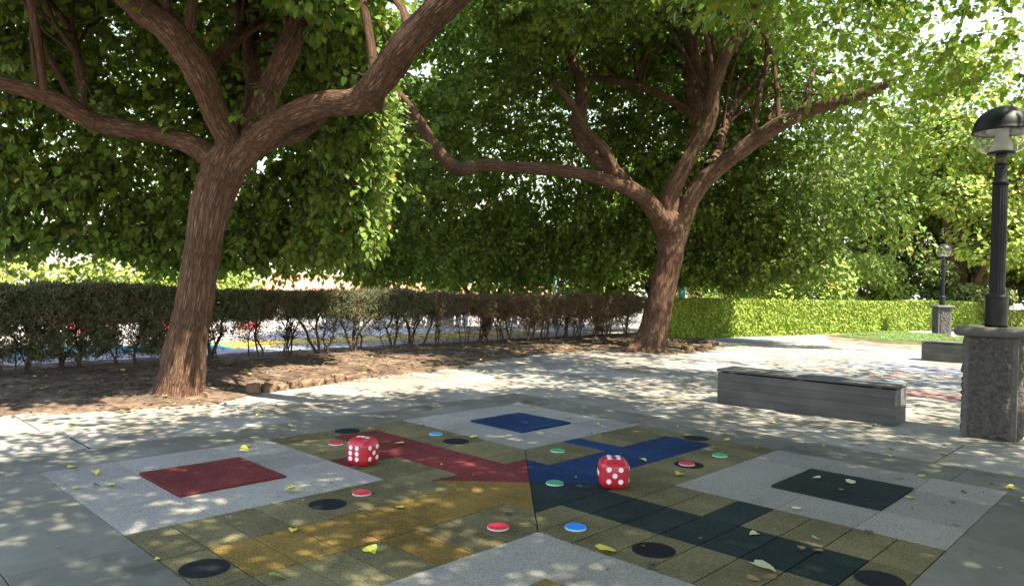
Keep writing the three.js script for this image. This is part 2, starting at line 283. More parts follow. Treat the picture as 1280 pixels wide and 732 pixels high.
{
  const u0 = -9.3, u1 = -4.2, v0 = -9, v1 = 15.6, a = 150, b = 560, P = [], U = [], I = [];
  for (let j = 0; j <= b; j++) for (let i = 0; i <= a; i++) { const u = lerp(u0, u1, i / a), v = lerp(v0, v1, j / b); P.push(u, soilY(u, v), -v); U.push(u, v); if (i < a && j < b) { const k = j * (a + 1) + i; I.push(k, k + 1, k + a + 1, k + 1, k + a + 2, k + a + 1); } }
  const g = new THREE.BufferGeometry(); g.setAttribute('position', new THREE.Float32BufferAttribute(P, 3)); g.setAttribute('uv', new THREE.Float32BufferAttribute(U, 2)); g.setIndex(I); g.computeVertexNormals();
  mesh('soil_bed', g, M.soil, scene).userData.kind = 'structure';
}
{
  const path = mesh('path', prism(rect(-11.2, -9.32, -30, 14), -0.08, -0.006, 0.001), std({ map: rep(slabTex, 0.3), color: rgb(0.40, 0.41, 0.45) }), scene); path.userData.kind = 'structure';
  const path2 = mesh('garden_path', prism([[-8.6, 14.2], [-6.9, 14.2], [-6.2, 15.6], [-5.0, 19], [-7.4, 19], [-8.6, 16]], -0.06, 0.001, 0.001), std({ map: rep(slabTex, 0.3), color: rgb(0.40, 0.41, 0.45) }), scene); path2.userData.kind = 'structure';
}

// ---------------------------------------------------------------- leaves
function leafGeometry(curl = 0.1, fold = 0.09, wide = 1) {
  const S = [[0.26, 0.07], [0.43, -0.2], [0.37, -0.52], [0.17, -0.8]], C = [[0, -0.03], [0, -0.36], [0, -0.7], [0, -1]];
  const P = [], I = []; const z = (x, y) => fold * Math.abs(x) * 2 - curl * y * y + 0.03 * Math.sin(x * 9 + y * 7);
  for (const [x, y] of C) P.push(x, y, z(x, y)); for (const s of [1, -1]) for (const [x, y] of S) P.push(s * x * wide, y, z(x, y));
  for (const [o, f] of [[4, 0], [8, 1]]) for (const t of [[0, o + 1, o], [0, 1, o + 1], [1, o + 2, o + 1], [1, 2, o + 2], [2, o + 3, o + 2], [2, 3, o + 3]]) I.push(...(f ? [t[0], t[2], t[1]] : t));
  const g = new THREE.BufferGeometry(); g.setAttribute('position', new THREE.Float32BufferAttribute(P, 3)); g.setIndex(I); g.computeVertexNormals(); return g;
}
const LEAF = leafGeometry();
const leafMat = (c, t = 0.42) => new THREE.MeshPhysicalMaterial({ color: c, roughness: 0.68, specularIntensity: 0.6, transmission: t, thickness: 0, side: THREE.DoubleSide });
const m4 = new THREE.Matrix4(), bx = new THREE.Vector3(), by = new THREE.Vector3(), bz = new THREE.Vector3();
function leafMatrix(p, tip, nrm, s) {
  by.copy(tip).negate().normalize(); bz.copy(nrm).addScaledVector(by, -nrm.dot(by)).normalize(); bx.crossVectors(by, bz);
  return new THREE.Matrix4().makeBasis(bx.clone().multiplyScalar(s), by.clone().multiplyScalar(s), bz.clone().multiplyScalar(s)).setPosition(p);
}
const rv = () => new THREE.Vector3(rr(-1, 1), rr(-1, 1), rr(-1, 1));
// a hanging spray: a thin twig with alternating leaves
function spray(leaves, tubes, p0, dir, len, n, size, hang) {
  const pts = []; const d = dir.clone().normalize(); const p = p0.clone(); const k = 4;
  for (let i = 0; i <= k; i++) { pts.push(p.clone()); p.addScaledVector(d, len / k); d.y -= hang * 0.5; d.x += rr(-0.15, 0.15); d.z += rr(-0.15, 0.15); d.normalize(); }
  tubes.add(thinTube(pts, 0.006, 0.002));
  for (let i = 0; i < n; i++) {
    const t = (i + rnd()) / n * k, a = Math.min(k - 1, Math.floor(t)), q = pts[a].clone().lerp(pts[a + 1], t - a);
    const ax = pts[a + 1].clone().sub(pts[a]).normalize(), side = rv().cross(ax).normalize();
    const s = size * rr(0.45, 1.35) * (1 - 0.25 * (i / n));
    const tip = side.clone().multiplyScalar(0.75).add(new THREE.Vector3(0, -0.35 - 0.5 * hang, 0)).addScaledVector(ax, 0.3).addScaledVector(rv(), 0.25);
    const nrm = new THREE.Vector3(0, 0.8, 0).addScaledVector(side, 0.4).addScaledVector(rv(), 0.55);
    q.addScaledVector(side, 0.035 + 0.02 * rnd());
    leaves.push({ m: leafMatrix(q, tip, nrm, s), p: q, s });
  }
}
const camP = camera.position, camD = new THREE.Vector3(-0.69371, -0.00947, -0.72019);
function leafTone(base) { // leaf to leaf variety, at random
  const a = 1 + rr(-0.32, 0.32), y = rnd() < 0.012 ? 1 : 0;
  return y ? rgb(0.5, 0.36, 0.03) : rgb(base[0] * a * rr(0.85, 1.2), base[1] * a, base[2] * a * rr(0.7, 1.3));
}
function foliage(crown, leaves, base, tr, singles, tubes, geo = LEAF) {
  const white = leafMat(rgb(1, 1, 1), tr);
  let near = [], rest = leaves;
  if (singles) {
    const seen = leaves.map(l => { const q = l.p.clone().sub(camP), z = q.dot(camD), lat = Math.sqrt(Math.max(0, q.lengthSq() - z * z)); return { l, k: z > 0.5 && lat / z < 0.75 && Math.abs(q.y + 0.01 * z) / z < 0.41 ? l.s / z : 0 }; }).sort((a, b) => b.k - a.k);
    near = seen.slice(0, singles).filter(x => x.k > 0).map(x => x.l); const set = new Set(near); rest = leaves.filter(l => !set.has(l));
    const mats = [0, 1, 2, 3, 4].map(() => leafMat(rgb(base[0] * rr(0.8, 1.3), base[1] * rr(0.85, 1.2), base[2] * rr(0.7, 1.3)), tr));
    for (const l of near) { const o = mesh('leaf', geo, mats[Math.floor(rnd() * 5)], crown); l.m.decompose(o.position, o.quaternion, o.scale); }
  }
  const im = new THREE.InstancedMesh(geo, white, rest.length); im.name = 'leaves'; im.userData.kind = 'stuff'; im.castShadow = im.receiveShadow = true;
  rest.forEach((l, i) => { im.setMatrixAt(i, l.m); im.setColorAt(i, leafTone(base)); });
  crown.add(im);
  if (tubes) { const t = mesh('twigs', tubes.geometry(), M.twig, crown); t.userData.kind = 'stuff'; }
}
// ---------------------------------------------------------------- the broad trees over the court
// dome crown: sprays in the outer shell of a dome, down to a floor height that may differ from place to place
function domeCrown({ c, R, y0, H, floor, count, size, lo = 0.72, n = [12, 20], keep = () => true, cosMin = -0.75, seed = 1, thr = -0.35, top = 1 }) {
  const leaves = [], tubes = new Tubes();
  let made = 0, tries = 0;
  while (made < count && tries++ < count * 30) {
    const ct = 1 - (1 - cosMin) * Math.pow(rnd(), top), ph = rr(0, Math.PI * 2), f = lerp(lo, 1, Math.sqrt(rnd())), st = ct > 0 ? Math.sqrt(1 - ct * ct) : 1;
    const Rr = R(ph) * (1 + 0.13 * n3(Math.cos(ph) * 3.2 + seed, Math.sin(ph) * 3.2, ct * 3.5)), u = c[0] + Math.cos(ph) * st * Rr * f, v = c[1] + Math.sin(ph) * st * Rr * f, y = ct > 0 ? y0 + H * ct * f : y0 + ct * 3.2;
    const fl = floor(u, v) + 0.35 * n3(u * 1.3, v * 1.3, seed); if (y < fl) continue;
    if (n3(u * 0.75 + seed, y * 0.9, v * 0.75) + 0.4 * n3(u * 2.1, y * 2.1 + seed, v * 2.1) < thr) continue;
    if (!keep(u, y, v)) continue;
    const out = new THREE.Vector3(Math.cos(ph), 0, -Math.sin(ph)), side = rv(); side.y = 0;
    const hang = ct < 0.25 ? rr(0.35, 1) : rr(0.25, 0.8), len = Math.min(rr(0.55, 1.15), Math.max(0.3, y - fl + 0.35));
    const dir = out.multiplyScalar(0.6).addScaledVector(side, 0.9).add(new THREE.Vector3(0, ct < 0.25 ? rr(-1, 0.2) : 0.1, 0));
    spray(leaves, tubes, V(u, y, v), dir, len, Math.round(rr(n[0], n[1])), size, hang); made++;
  }
  return { leaves, tubes };
}
function branchesFrom(tree, geos, target, count, seed) { // secondary branches that leave the limbs and arch out into the crown
  for (let k = 0; k < count; k++) {
    const g = geos[Math.floor(rnd() * geos.length)], t = rr(0.45, 0.98), p = g.userData.curve.getPoint(t), tan = g.userData.curve.getTangent(t);
    const q = g.userData.rad, r = q[Math.min(q.length - 1, Math.floor(t * q.length))] * rr(0.28, 0.5);
    const e = target(p), pts = []; const N = 5; const d0 = tan.clone().multiplyScalar(0.5).addScaledVector(rv(), 0.6); const L = p.distanceTo(e);
    for (let i = 0; i <= N; i++) { const s = i / N; const w = p.clone().lerp(e, s).addScaledVector(d0, L * 0.3 * s * (1 - s)).addScaledVector(rv(), i && i < N ? L * 0.045 : 0); w.y += L * 0.18 * Math.sin(Math.PI * s); pts.push(w.x, w.y, -w.z, lerp(Math.max(r, 0.022), 0.007, s)); }
    mesh('branch', limb(pts, 7, 0.16, 0.1, 0, seed + k), M.bark, tree);
  }
}
const limbsA = {
  trunk: [-5.42, -0.05, -0.39, 0.319, -5.41, 0.07, -0.38, 0.281, -5.39, 0.32, -0.36, 0.252, -5.36, 0.63, -0.33, 0.232, -5.35, 1.06, -0.26, 0.214, -5.33, 1.5, -0.21, 0.209, -5.29, 1.89, -0.17, 0.214, -5.28, 2.37, -0.09, 0.24, -5.19, 2.76, 0.01, 0.25, -5.11, 2.98, 0.08, 0.215, -5.09, 3.1, 0.12, 0.147],
  limbs: [
    [-5.15, 2.73, 0.05, 0.16, -5.37, 2.97, -0.16, 0.145, -5.6, 3.13, -0.45, 0.107, -5.84, 3.19, -0.96, 0.105, -5.94, 3.24, -1.26, 0.107, -5.94, 3.41, -1.6, 0.1, -6.03, 3.5, -1.97, 0.088, -6.16, 3.54, -2.52, 0.077, -6.52, 3.73, -3.13, 0.05],
    [-5.15, 2.72, 0.05, 0.18, -5.1, 3.09, 0.03, 0.165, -5.01, 3.33, -0.16, 0.143, -4.77, 3.72, -0.47, 0.168, -4.69, 3.95, -0.67, 0.172, -4.76, 4.18, -0.88, 0.166, -4.8, 4.37, -1.19, 0.145, -4.93, 4.78, -1.59, 0.116, -5.12, 5.3, -1.91, 0.074],
    [-5.1, 2.78, 0.1, 0.18, -4.97, 3.39, 0.3, 0.138, -4.85, 3.81, 0.42, 0.138, -4.69, 4.34, 0.58, 0.148, -4.66, 4.77, 0.75, 0.139, -4.66, 5.36, 0.9, 0.121, -4.82, 6.28, 1.03, 0.093],
    [-5.12, 2.82, 0.08, 0.19, -4.74, 3.13, 0.24, 0.168, -4.38, 3.29, 0.31, 0.15, -3.78, 3.42, 0.47, 0.145, -3.2, 3.42, 0.62, 0.149, -2.91, 3.54, 0.62, 0.162, -2.6, 3.76, 0.64, 0.158, -2.24, 4.03, 0.71, 0.153, -1.86, 4.28, 0.8, 0.149, -1.27, 4.64, 0.96, 0.128, -0.72, 5.14, 1.22, 0.088],
    [-5.16, 2.79, 0.06, 0.16, -5.47, 3.81, 0.52, 0.125, -5.91, 4.56, 0.66, 0.098, -6.33, 5.41, 0.96, 0.091, -6.75, 6.32, 1.26, 0.072],
    [-5.12, 2.79, 0.1, 0.14, -5.25, 3.17, 0.58, 0.103, -5.44, 3.46, 1.23, 0.088, -5.5, 4.1, 1.88, 0.069, -5.34, 4.97, 2.74, 0.06],
    [-4.99, 3.38, -0.12, 0.08, -5.49, 4.0, -0.06, 0.09, -5.72, 4.67, 0.43, 0.074, -6.3, 5.5, 0.57, 0.066],
    [-5.94, 3.22, -1.26, 0.05, -6.2, 3.84, -1.3, 0.048, -6.51, 4.38, -1.31, 0.039, -6.96, 4.84, -1.46, 0.03],
    [-3.3, 3.43, 0.58, 0.11, -3.03, 3.38, 0.71, 0.104, -2.98, 3.36, 0.74, 0.09]],
};
const limbsB = {
  trunk: [-5.78, -0.12, 10.37, 0.519, -5.76, 0.1, 10.4, 0.417, -5.7, 0.5, 10.46, 0.334, -5.61, 1.18, 10.55, 0.296, -5.51, 1.93, 10.66, 0.296, -5.47, 2.49, 10.71, 0.315, -5.46, 2.83, 10.65, 0.351, -5.53, 3.13, 10.58, 0.296, -5.55, 3.22, 10.57, 0.203],
  limbs: [
    [-5.46, 2.55, 10.68, 0.26, -5.63, 3.15, 10.35, 0.22, -5.76, 3.56, 9.82, 0.189, -5.86, 3.71, 9.03, 0.149, -6.05, 3.82, 8.29, 0.136, -6.34, 3.86, 7.45, 0.133, -6.66, 3.82, 6.59, 0.121, -6.91, 3.8, 5.93, 0.127, -7.04, 3.68, 5.53, 0.133, -7.25, 3.95, 5.19, 0.124, -7.41, 4.39, 4.9, 0.115, -7.46, 4.75, 4.58, 0.099, -7.47, 4.96, 4.3, 0.082, -7.58, 5.2, 3.91, 0.044],
    [-5.43, 2.6, 10.68, 0.25, -5.55, 3.27, 10.57, 0.222, -5.25, 3.99, 10.59, 0.183, -4.95, 4.6, 10.75, 0.172, -4.68, 5.27, 10.88, 0.171, -4.57, 5.93, 10.85, 0.161, -4.32, 6.54, 10.82, 0.142, -3.92, 7.18, 10.94, 0.122, -3.43, 7.86, 11.0, 0.103, -2.96, 8.75, 11.05, 0.067],
    [-5.49, 2.7, 10.62, 0.25, -5.48, 3.79, 10.78, 0.186, -5.29, 4.56, 11.12, 0.168, -5.19, 5.34, 11.35, 0.188, -5.3, 6.18, 11.27, 0.188, -5.34, 7.03, 11.23, 0.169, -5.51, 7.96, 11.08, 0.15, -5.61, 8.6, 11.0, 0.08],
    [-5.42, 2.4, 10.72, 0.26, -5.24, 3.1, 10.86, 0.215, -5.03, 3.68, 10.94, 0.211, -4.52, 4.25, 11.15, 0.19, -3.88, 4.75, 11.37, 0.178, -3.31, 5.11, 11.5, 0.166, -2.75, 5.34, 11.62, 0.154, -1.88, 5.52, 11.78, 0.124, -1.12, 5.77, 11.95, 0.081],
    [-5.78, 3.52, 9.86, 0.14, -6.34, 4.1, 9.68, 0.147, -6.84, 4.49, 9.48, 0.167, -7.25, 5.21, 9.37, 0.169, -7.31, 6.02, 9.6, 0.152, -7.64, 6.99, 9.57, 0.135, -8.0, 8.02, 9.52, 0.08],
    [-6.3, 4.02, 9.68, 0.13, -6.45, 4.53, 9.44, 0.11, -6.7, 4.96, 9.07, 0.109, -6.85, 5.53, 8.66, 0.09, -7.05, 6.0, 8.19, 0.06],
    [-5.26, 5.56, 11.28, 0.11, -5.97, 6.06, 11.03, 0.096, -6.7, 6.41, 10.75, 0.097, -7.66, 6.68, 10.39, 0.06],
    [-4.75, 4.25, 11.1, 0.14, -4.84, 4.6, 11.55, 0.112, -5.02, 5.37, 12.22, 0.106, -4.99, 6.29, 12.95, 0.1, -4.77, 7.09, 14.0, 0.06]],
};
const limbsC = {
  trunk: [5.2, -0.1, 1.6, 0.42, 5.2, 0.5, 1.6, 0.33, 5.15, 1.6, 1.6, 0.3, 5.1, 2.7, 1.65, 0.31, 5.1, 3.1, 1.65, 0.2],
  limbs: [
    [5.1, 2.6, 1.65, 0.24, 4.6, 3.6, 1.9, 0.18, 3.4, 4.8, 2.7, 0.14, 2.0, 5.4, 3.4, 0.1, 0.8, 5.5, 4.0, 0.05],
    [5.1, 2.6, 1.65, 0.24, 4.7, 3.9, 1.2, 0.18, 3.5, 5.2, 0.4, 0.14, 2.0, 5.9, -0.6, 0.1, 0.8, 6.0, -1.4, 0.05],
    [5.1, 2.6, 1.65, 0.24, 5.6, 4, 2.2, 0.18, 6.2, 5.2, 3.3, 0.12, 6.6, 5.9, 4.6, 0.06],
    [5.1, 2.6, 1.65, 0.24, 5.5, 4.2, 1.0, 0.18, 6.4, 5.4, 0, 0.12, 7.3, 5.9, -1.2, 0.06],
    [5.1, 2.6, 1.65, 0.22, 5.0, 4.4, 1.7, 0.16, 4.6, 5.9, 1.6, 0.1, 4.3, 6.8, 1.5, 0.05]],
};
function broadTree(name, label, category, L, crownArgs, base, singles, nb, furrow, seed, sprouts = []) {
  const t = thing(name, label, category, 0, 0, 0);
  mesh('trunk', limb(L.trunk, 56, 0.03, 0.05, furrow, seed), M.bark, t);
  const gs = L.limbs.map((l, i) => { const g = limb(l, 20, 0.05, 0.08, 0.006, seed + i * 3); mesh('limb', g, M.bark, t); return g; });
  const { leaves, tubes } = domeCrown({ ...crownArgs, seed });
  for (const [u, y, v, k] of sprouts) for (let i = 0; i < k; i++) spray(leaves, tubes, V(u + rr(-0.05, 0.05), y, v + rr(-0.05, 0.05)), new THREE.Vector3(rr(-1, 1), rr(0.2, 1.2), rr(-1, 1)), rr(0.2, 0.5), Math.round(rr(4, 9)), 0.1, 0.5);
  branchesFrom(t, gs.filter((g, i) => !(seed === 2 && i === 0) && g.userData.curve.getLength() > 1), (p) => { let best = null, bd = 1e9; for (let k = 0; k < 14; k++) { const q = leaves[Math.floor(rnd() * leaves.length)].p, d = q.distanceTo(p) + (q.y < p.y - 0.3 ? 2 : 0) + (q.distanceTo(p) < 0.8 ? 3 : 0); if (d < bd) { bd = d; best = q; } } return best.clone(); }, nb, seed * 31);
  const crown = new THREE.Group(); crown.name = 'crown'; t.add(crown);
  foliage(crown, leaves, base, 0.5, singles, tubes);
  return t;
}
const DH = [-0.694, 0.72], RH = [0.72, 0.694];
const sCam = (u, v) => (u - 3.527) * DH[0] + (v + 3.901) * DH[1], lCam = (u, v) => (u - 3.527) * RH[0] + (v + 3.901) * RH[1];
const GREEN = [0.145, 0.25, 0.018];
rnd = mulberry(1001);
broadTree('broadleaf_tree', 'leaning brown broadleaf tree by the row of short edging stones', 'tree', limbsA, {
  c: [-5.4, -0.1], y0: 2.9, H: 3.9, count: 9200, size: 0.118, lo: 0.62,
  R: (ph) => { const f = Math.cos(ph) * DH[0] + Math.sin(ph) * DH[1], r = Math.cos(ph) * RH[0] + Math.sin(ph) * RH[1]; return 3.7 + 0.6 * Math.max(0, f) + 0.9 * Math.max(0, -r) - 3.0 * Math.max(0, r) * (0.55 + 0.45 * Math.max(0, f)) - 0.1 * Math.max(0, -f); },
  floor: (u, v) => { const s = sCam(u, v) - 8.9, l = lCam(u, v) + 3.7; return lerp(4.5, 1.9, smooth(0.2 + 0.35 * Math.max(0, l), 2.3 + 0.4 * Math.max(0, l), s)); },
}, GREEN, 300, 26, 0.012, 1, [[-4.7, 3.3, 0.2, 4], [-4.85, 3.6, 0.42, 3], [-5.9, 3.3, -1.2, 4], [-3.0, 3.6, 0.6, 2], [-5.6, 3.2, -0.5, 2], [-4.8, 4.3, -1.1, 4]]);
rnd = mulberry(1002);
broadTree('broadleaf_tree', 'forked broadleaf tree with a long low crooked limb, before the clipped hedge', 'tree', limbsB, {
  keep: (u, y, v) => rnd() < lerp(1, 0.22, smooth(-0.5, 2.5, u + 5.6) * smooth(-1.5, 1.5, lCam(u, v) - 3.6) * smooth(6.5, 9, v)) * (u < -8.5 || lCam(u, v) > 8 ? 0.75 : 1),
  c: [-5.6, 10.6], y0: 3.6, H: 5.6, count: 15800, size: 0.118, lo: 0.64,
  R: (ph) => { const r = Math.cos(ph) * RH[0] + Math.sin(ph) * RH[1]; return 5.3 + 0.9 * Math.max(0, r) + 2.0 * Math.max(0, -r) + 3.4 * Math.pow(Math.max(0, 0.85 * Math.cos(ph) - 0.52 * Math.sin(ph)), 6); },
  floor: (u, v) => { const s = sCam(u, v) - 16.9, l = lCam(u, v) - 3.6; return Math.max(lerp(Math.min(6.6, 1.6 + 0.41 * sCam(u, v)), 1.7, smooth(-0.8, 1.3, s + 0.55 * Math.max(0, -l - 3))) , 1.7 + 0.9 * Math.max(0, 1 - Math.abs(l) / 2.2) + 0.45 * smooth(2, 6, l)); },
}, GREEN, 300, 34, 0.016, 2, [[-4.9, 4.4, 10.7, 5], [-4.7, 5.2, 10.8, 4], [-5.2, 4.6, 11.1, 4], [-4.5, 4.3, 11.1, 3], [-3.3, 5.1, 11.4, 4], [-7.0, 5.0, 9.4, 5], [-1.9, 5.5, 11.7, 6]]);
rnd = mulberry(1003);
broadTree('broadleaf_tree', 'broadleaf tree whose boughs overhang the stone lamp pedestal', 'tree', limbsC, {
  c: [4.9, 1.5], y0: 3.4, H: 3.8, count: 8900, size: 0.104, lo: 0.55,
  R: (ph) => 6.0 + 3.4 * Math.pow(Math.max(0, -0.35 * Math.cos(ph) + 0.94 * Math.sin(ph)), 4) + 1.9 * Math.pow(Math.max(0, -0.6 * Math.cos(ph) - 0.8 * Math.sin(ph)), 4), cosMin: -0.4, thr: -0.8, top: 1.5,
  keep: (u, y, v) => { const q = Math.hypot(u - 4.9, v - 1.5); return rnd() < lerp(1, 0.45, smooth(5, 6.6, q) * (1 - 0.85 * smooth(3, 4.6, v))) * lerp(1, 0.36, smooth(3.6, 5, v) * smooth(3, 4.2, lCam(u, v))); },
  floor: (u, v) => { const s = sCam(u, v), l = lCam(u, v); return s < 2 ? 3.4 : Math.max(3.0, lerp(lerp(2.2, 1.75, smooth(0.5, 2.5, l)) + 0.37 * s, 1.45 + 0.2 * s, smooth(3.4, 4.8, l)) + (u > 1.0 && v < 5.6 ? 0.9 : 0)); },
}, [0.21, 0.32, 0.02], 300, 26, 0.012, 3);

// ---------------------------------------------------------------- the dark hedge: a row of leggy shrubs
function sprigGeometry() { const P = [], I = []; for (let k = 0; k < 5; k++) { const a = k * 2.4, x = Math.cos(a) * 0.5, z = Math.sin(a) * 0.5, o = P.length / 3, y = 0.15 * k; P.push(0, y, 0, x * 0.6 - z * 0.16, y + 0.28, z * 0.6 + x * 0.16, x, y + 0.45, z, x * 0.6 + z * 0.16, y + 0.24, z * 0.6 - x * 0.16); I.push(o, o + 1, o + 2, o, o + 2, o + 3); } const g = new THREE.BufferGeometry(); g.setAttribute('position', new THREE.Float32BufferAttribute(P, 3)); g.setIndex(I); g.computeVertexNormals(); return g; }
const SPRIG = sprigGeometry();
const sprigMat = new THREE.MeshPhysicalMaterial({ color: rgb(1, 1, 1), roughness: 0.8, transmission: 0.25, thickness: 0, side: THREE.DoubleSide });
function instanced(name, geo, mat, list, parent) { const im = new THREE.InstancedMesh(geo, mat, list.length); im.name = name; im.userData.kind = 'stuff'; im.castShadow = im.receiveShadow = true; list.forEach((l, i) => { im.setMatrixAt(i, l.m); im.setColorAt(i, l.c); }); parent.add(im); return im; }
const qt = new THREE.Quaternion(), eu = new THREE.Euler();
function trs(x, y, z, rx, ry, rz, s, sy = s) { return new THREE.Matrix4().compose(new THREE.Vector3(x, y, z), qt.setFromEuler(eu.set(rx, ry, rz)).clone(), new THREE.Vector3(s, sy, s)); }
rnd = mulberry(2001);
{
  let v = -6.2, idx = 0;
  while (v < 13.8) {
    const open = smooth(1.4, 2.6, v) * (1 - smooth(8.2, 9.2, v)), lush = 1 - smooth(0.6, 2.2, v), brown = smooth(4.5, 7, v) * 0.8 + 0.1;
    const u = -8.55 - 0.25 * smooth(4, 11, v) + rr(-0.08, 0.08), w = rr(0.62, 0.8);
    const label = lush > 0.5 ? 'dense dark shrub of the leggy hedge left of the leaning tree' : open > 0.5 ? 'bare-stemmed shrub of the leggy hedge with gaps between its stems' : 'brownish twiggy shrub of the leggy hedge beside the forked tree';
    const t = thing('hedge_shrub', label, 'shrub', u, soilY(u, v) - 0.03, v, 0, lush > 0.5 ? 'dense hedge shrubs' : open > 0.5 ? 'open hedge shrubs' : 'brown hedge shrubs');
    const ns = 3 + Math.floor(rnd() * 4), tubes = [];
    for (let k = 0; k < ns; k++) {
      const pts = []; let x = rr(-0.12, 0.12), z = rr(-0.22, 0.22), dx = rr(-0.22, 0.22), dz = rr(-0.45, 0.45); const h = rr(0.95, 1.15), r = rr(0.01, 0.034);
      for (let i = 0; i <= 7; i++) { const s = i / 7; pts.push(new THREE.Vector3(x, s * h, z)); x += dx / 7 + rr(-0.035, 0.035); z += dz / 7 + rr(-0.05, 0.05); if (i === 2 || i === 4) { dx += rr(-0.25, 0.25); dz += rr(-0.5, 0.5); } }
      const flat = []; pts.forEach((p, i) => flat.push(p.x, p.y, -p.z, lerp(r, r * 0.45, i / 7)));
      mesh('stem', limb(flat, 7, 0.06, 0.18, 0, k + v), M.bark2 ??= std({ map: barkTex, color: rgb(0.15, 0.105, 0.075) }), t);
      for (let b = 0; b < 24; b++) { const i = 2 + Math.floor(rnd() * 5), p = pts[i].clone(), tw = [p.clone()]; const d = new THREE.Vector3(rr(-1, 1), rr(0.1, 1), rr(-1, 1)).normalize(); for (let q = 0; q < 3; q++) { p.addScaledVector(d, rr(0.07, 0.16)); d.addScaledVector(rv(), 0.5).normalize(); if (p.y > 1.12) p.y = 1.12; tw.push(p.clone()); } tubes.push(thinTube(tw, 0.007, 0.0025, 3)); }
    }
    const tb = new Tubes(); tubes.forEach(q => tb.add(q)); mesh('twigs', tb.geometry(), M.bark2, t).userData.kind = 'stuff';
    const list = [], top = 1.21 + 0.07 * n3(v * 0.7, 0, 0) + 0.02 * lush - 0.05 * brown;
    const N = lush > 0.5 ? 7000 : open > 0.5 ? 3600 : 4600; for (let k = 0; k < N; k++) {
      const z = rr(-w * 0.75, w * 0.75), x = rr(-0.46, 0.5);
      const under = lush > 0.5 ? 0.13 : open > 0.5 ? 0.62 + 0.42 * n3((v - z) * 1.3, x * 1.2, 5) : 0.34;
      let y = rnd() < (lush > 0.5 ? 0.45 : open > 0.5 ? 0.78 : 0.6) ? rr(Math.max(under, 0.66), top) : rr(under, top); if (rnd() < (open > 0.5 ? 0.09 : 0.03)) y = rr(0.12, top);
      const lump = 0.06 * n3((v - z) * 3, x * 3, 8); y = Math.min(y, top - 0.09 + lump + 0.07 * rnd());
      if (n3((v - z) * 3, y * 4, x * 3 + 2) < (y < 0.66 ? -0.05 : -0.5)) continue;
      const br = Math.max(0, Math.min(1, brown * 0.75 + 0.5 * n3((v - z) * 1.6, y * 2.5, x * 2) + 0.05)), s = rr(0.06, 0.11) * (lush > 0.5 ? 1.25 : 1);
      const a = rr(0.7, 1.3), c = rgb(lerp(0.085, 0.18, br) * a, lerp(0.1, 0.105, br) * a, lerp(0.03, 0.052, br) * a);
      list.push({ m: trs(x, y, z, rr(-1.3, 1.3), rr(0, 6.3), rr(-1.3, 1.3), s), c });
    }
    instanced('foliage', SPRIG, sprigMat, list, t);
    v += w; idx++;
  }
}
// ---------------------------------------------------------------- clipped hedges
function clippedHedge(label, a, b, h, th, base, count, leafS) {
  const du = b[0] - a[0], dv = b[1] - a[1], L = Math.hypot(du, dv), turn = Math.atan2(dv, du);
  const t = thing('clipped_hedge', label, 'hedge', a[0], -0.05, a[1], turn);
  mesh('inner_foliage', box(L - 0.1, h - 0.08, th - 0.16, L / 2, (h - 0.08) / 2, 0, 0.03), std({ color: rgb(0.26, 0.37, 0.05), roughness: 1 }), t);
  const list = [];
  for (let k = 0; k < count; k++) {
    const q = rnd(); let x = rr(0, L), y = rr(0.02, h), z = rr(-th / 2, th / 2);
    if (q < 0.5) z = th / 2 - Math.abs(rr(0, 0.12)); else if (q < 0.85) y = h - Math.abs(rr(0, 0.1)); else if (q < 0.93) x = rnd() < 0.5 ? rr(0, 0.08) : L - rr(0, 0.08); else z = -th / 2 + rr(0, 0.1);
    const bump = 0.028 * n3(x * 1.4, y * 1.4, z * 1.4 + L) + 0.012 * n3(x * 4, y * 4, z * 4); if (q < 0.5) z += bump; else if (q < 0.85) y += bump * 0.7;
    const aa = rr(0.65, 1.3), yl = rr(0.8, 1.25);
    list.push({ m: trs(x, y, z, rr(-0.9, 0.9), rr(0, 6.3), rr(-0.9, 0.9), leafS * rr(0.7, 1.3)), c: rgb(base[0] * aa * yl, base[1] * aa, base[2] * aa) });
  }
  instanced('foliage', LEAF, leafMat(rgb(1, 1, 1), 0.35), list, t);
}
rnd = mulberry(3001);
clippedHedge('long clipped green hedge behind the forked tree', [-8.05, 14.3], [-5.6, 28.2], 1.24, 1.0, [0.28, 0.38, 0.05], 46000, 0.062);
clippedHedge('short clipped green hedge behind the far lamp', [-6.3, 31.2], [-4.3, 35.0], 1.3, 1.1, [0.28, 0.38, 0.05], 12000, 0.07);
clippedHedge('low yellowish clipped hedge beyond the near lamp pedestal', [-3.9, 36], [3.4, 44], 0.95, 1.2, [0.25, 0.27, 0.06], 7000, 0.11);

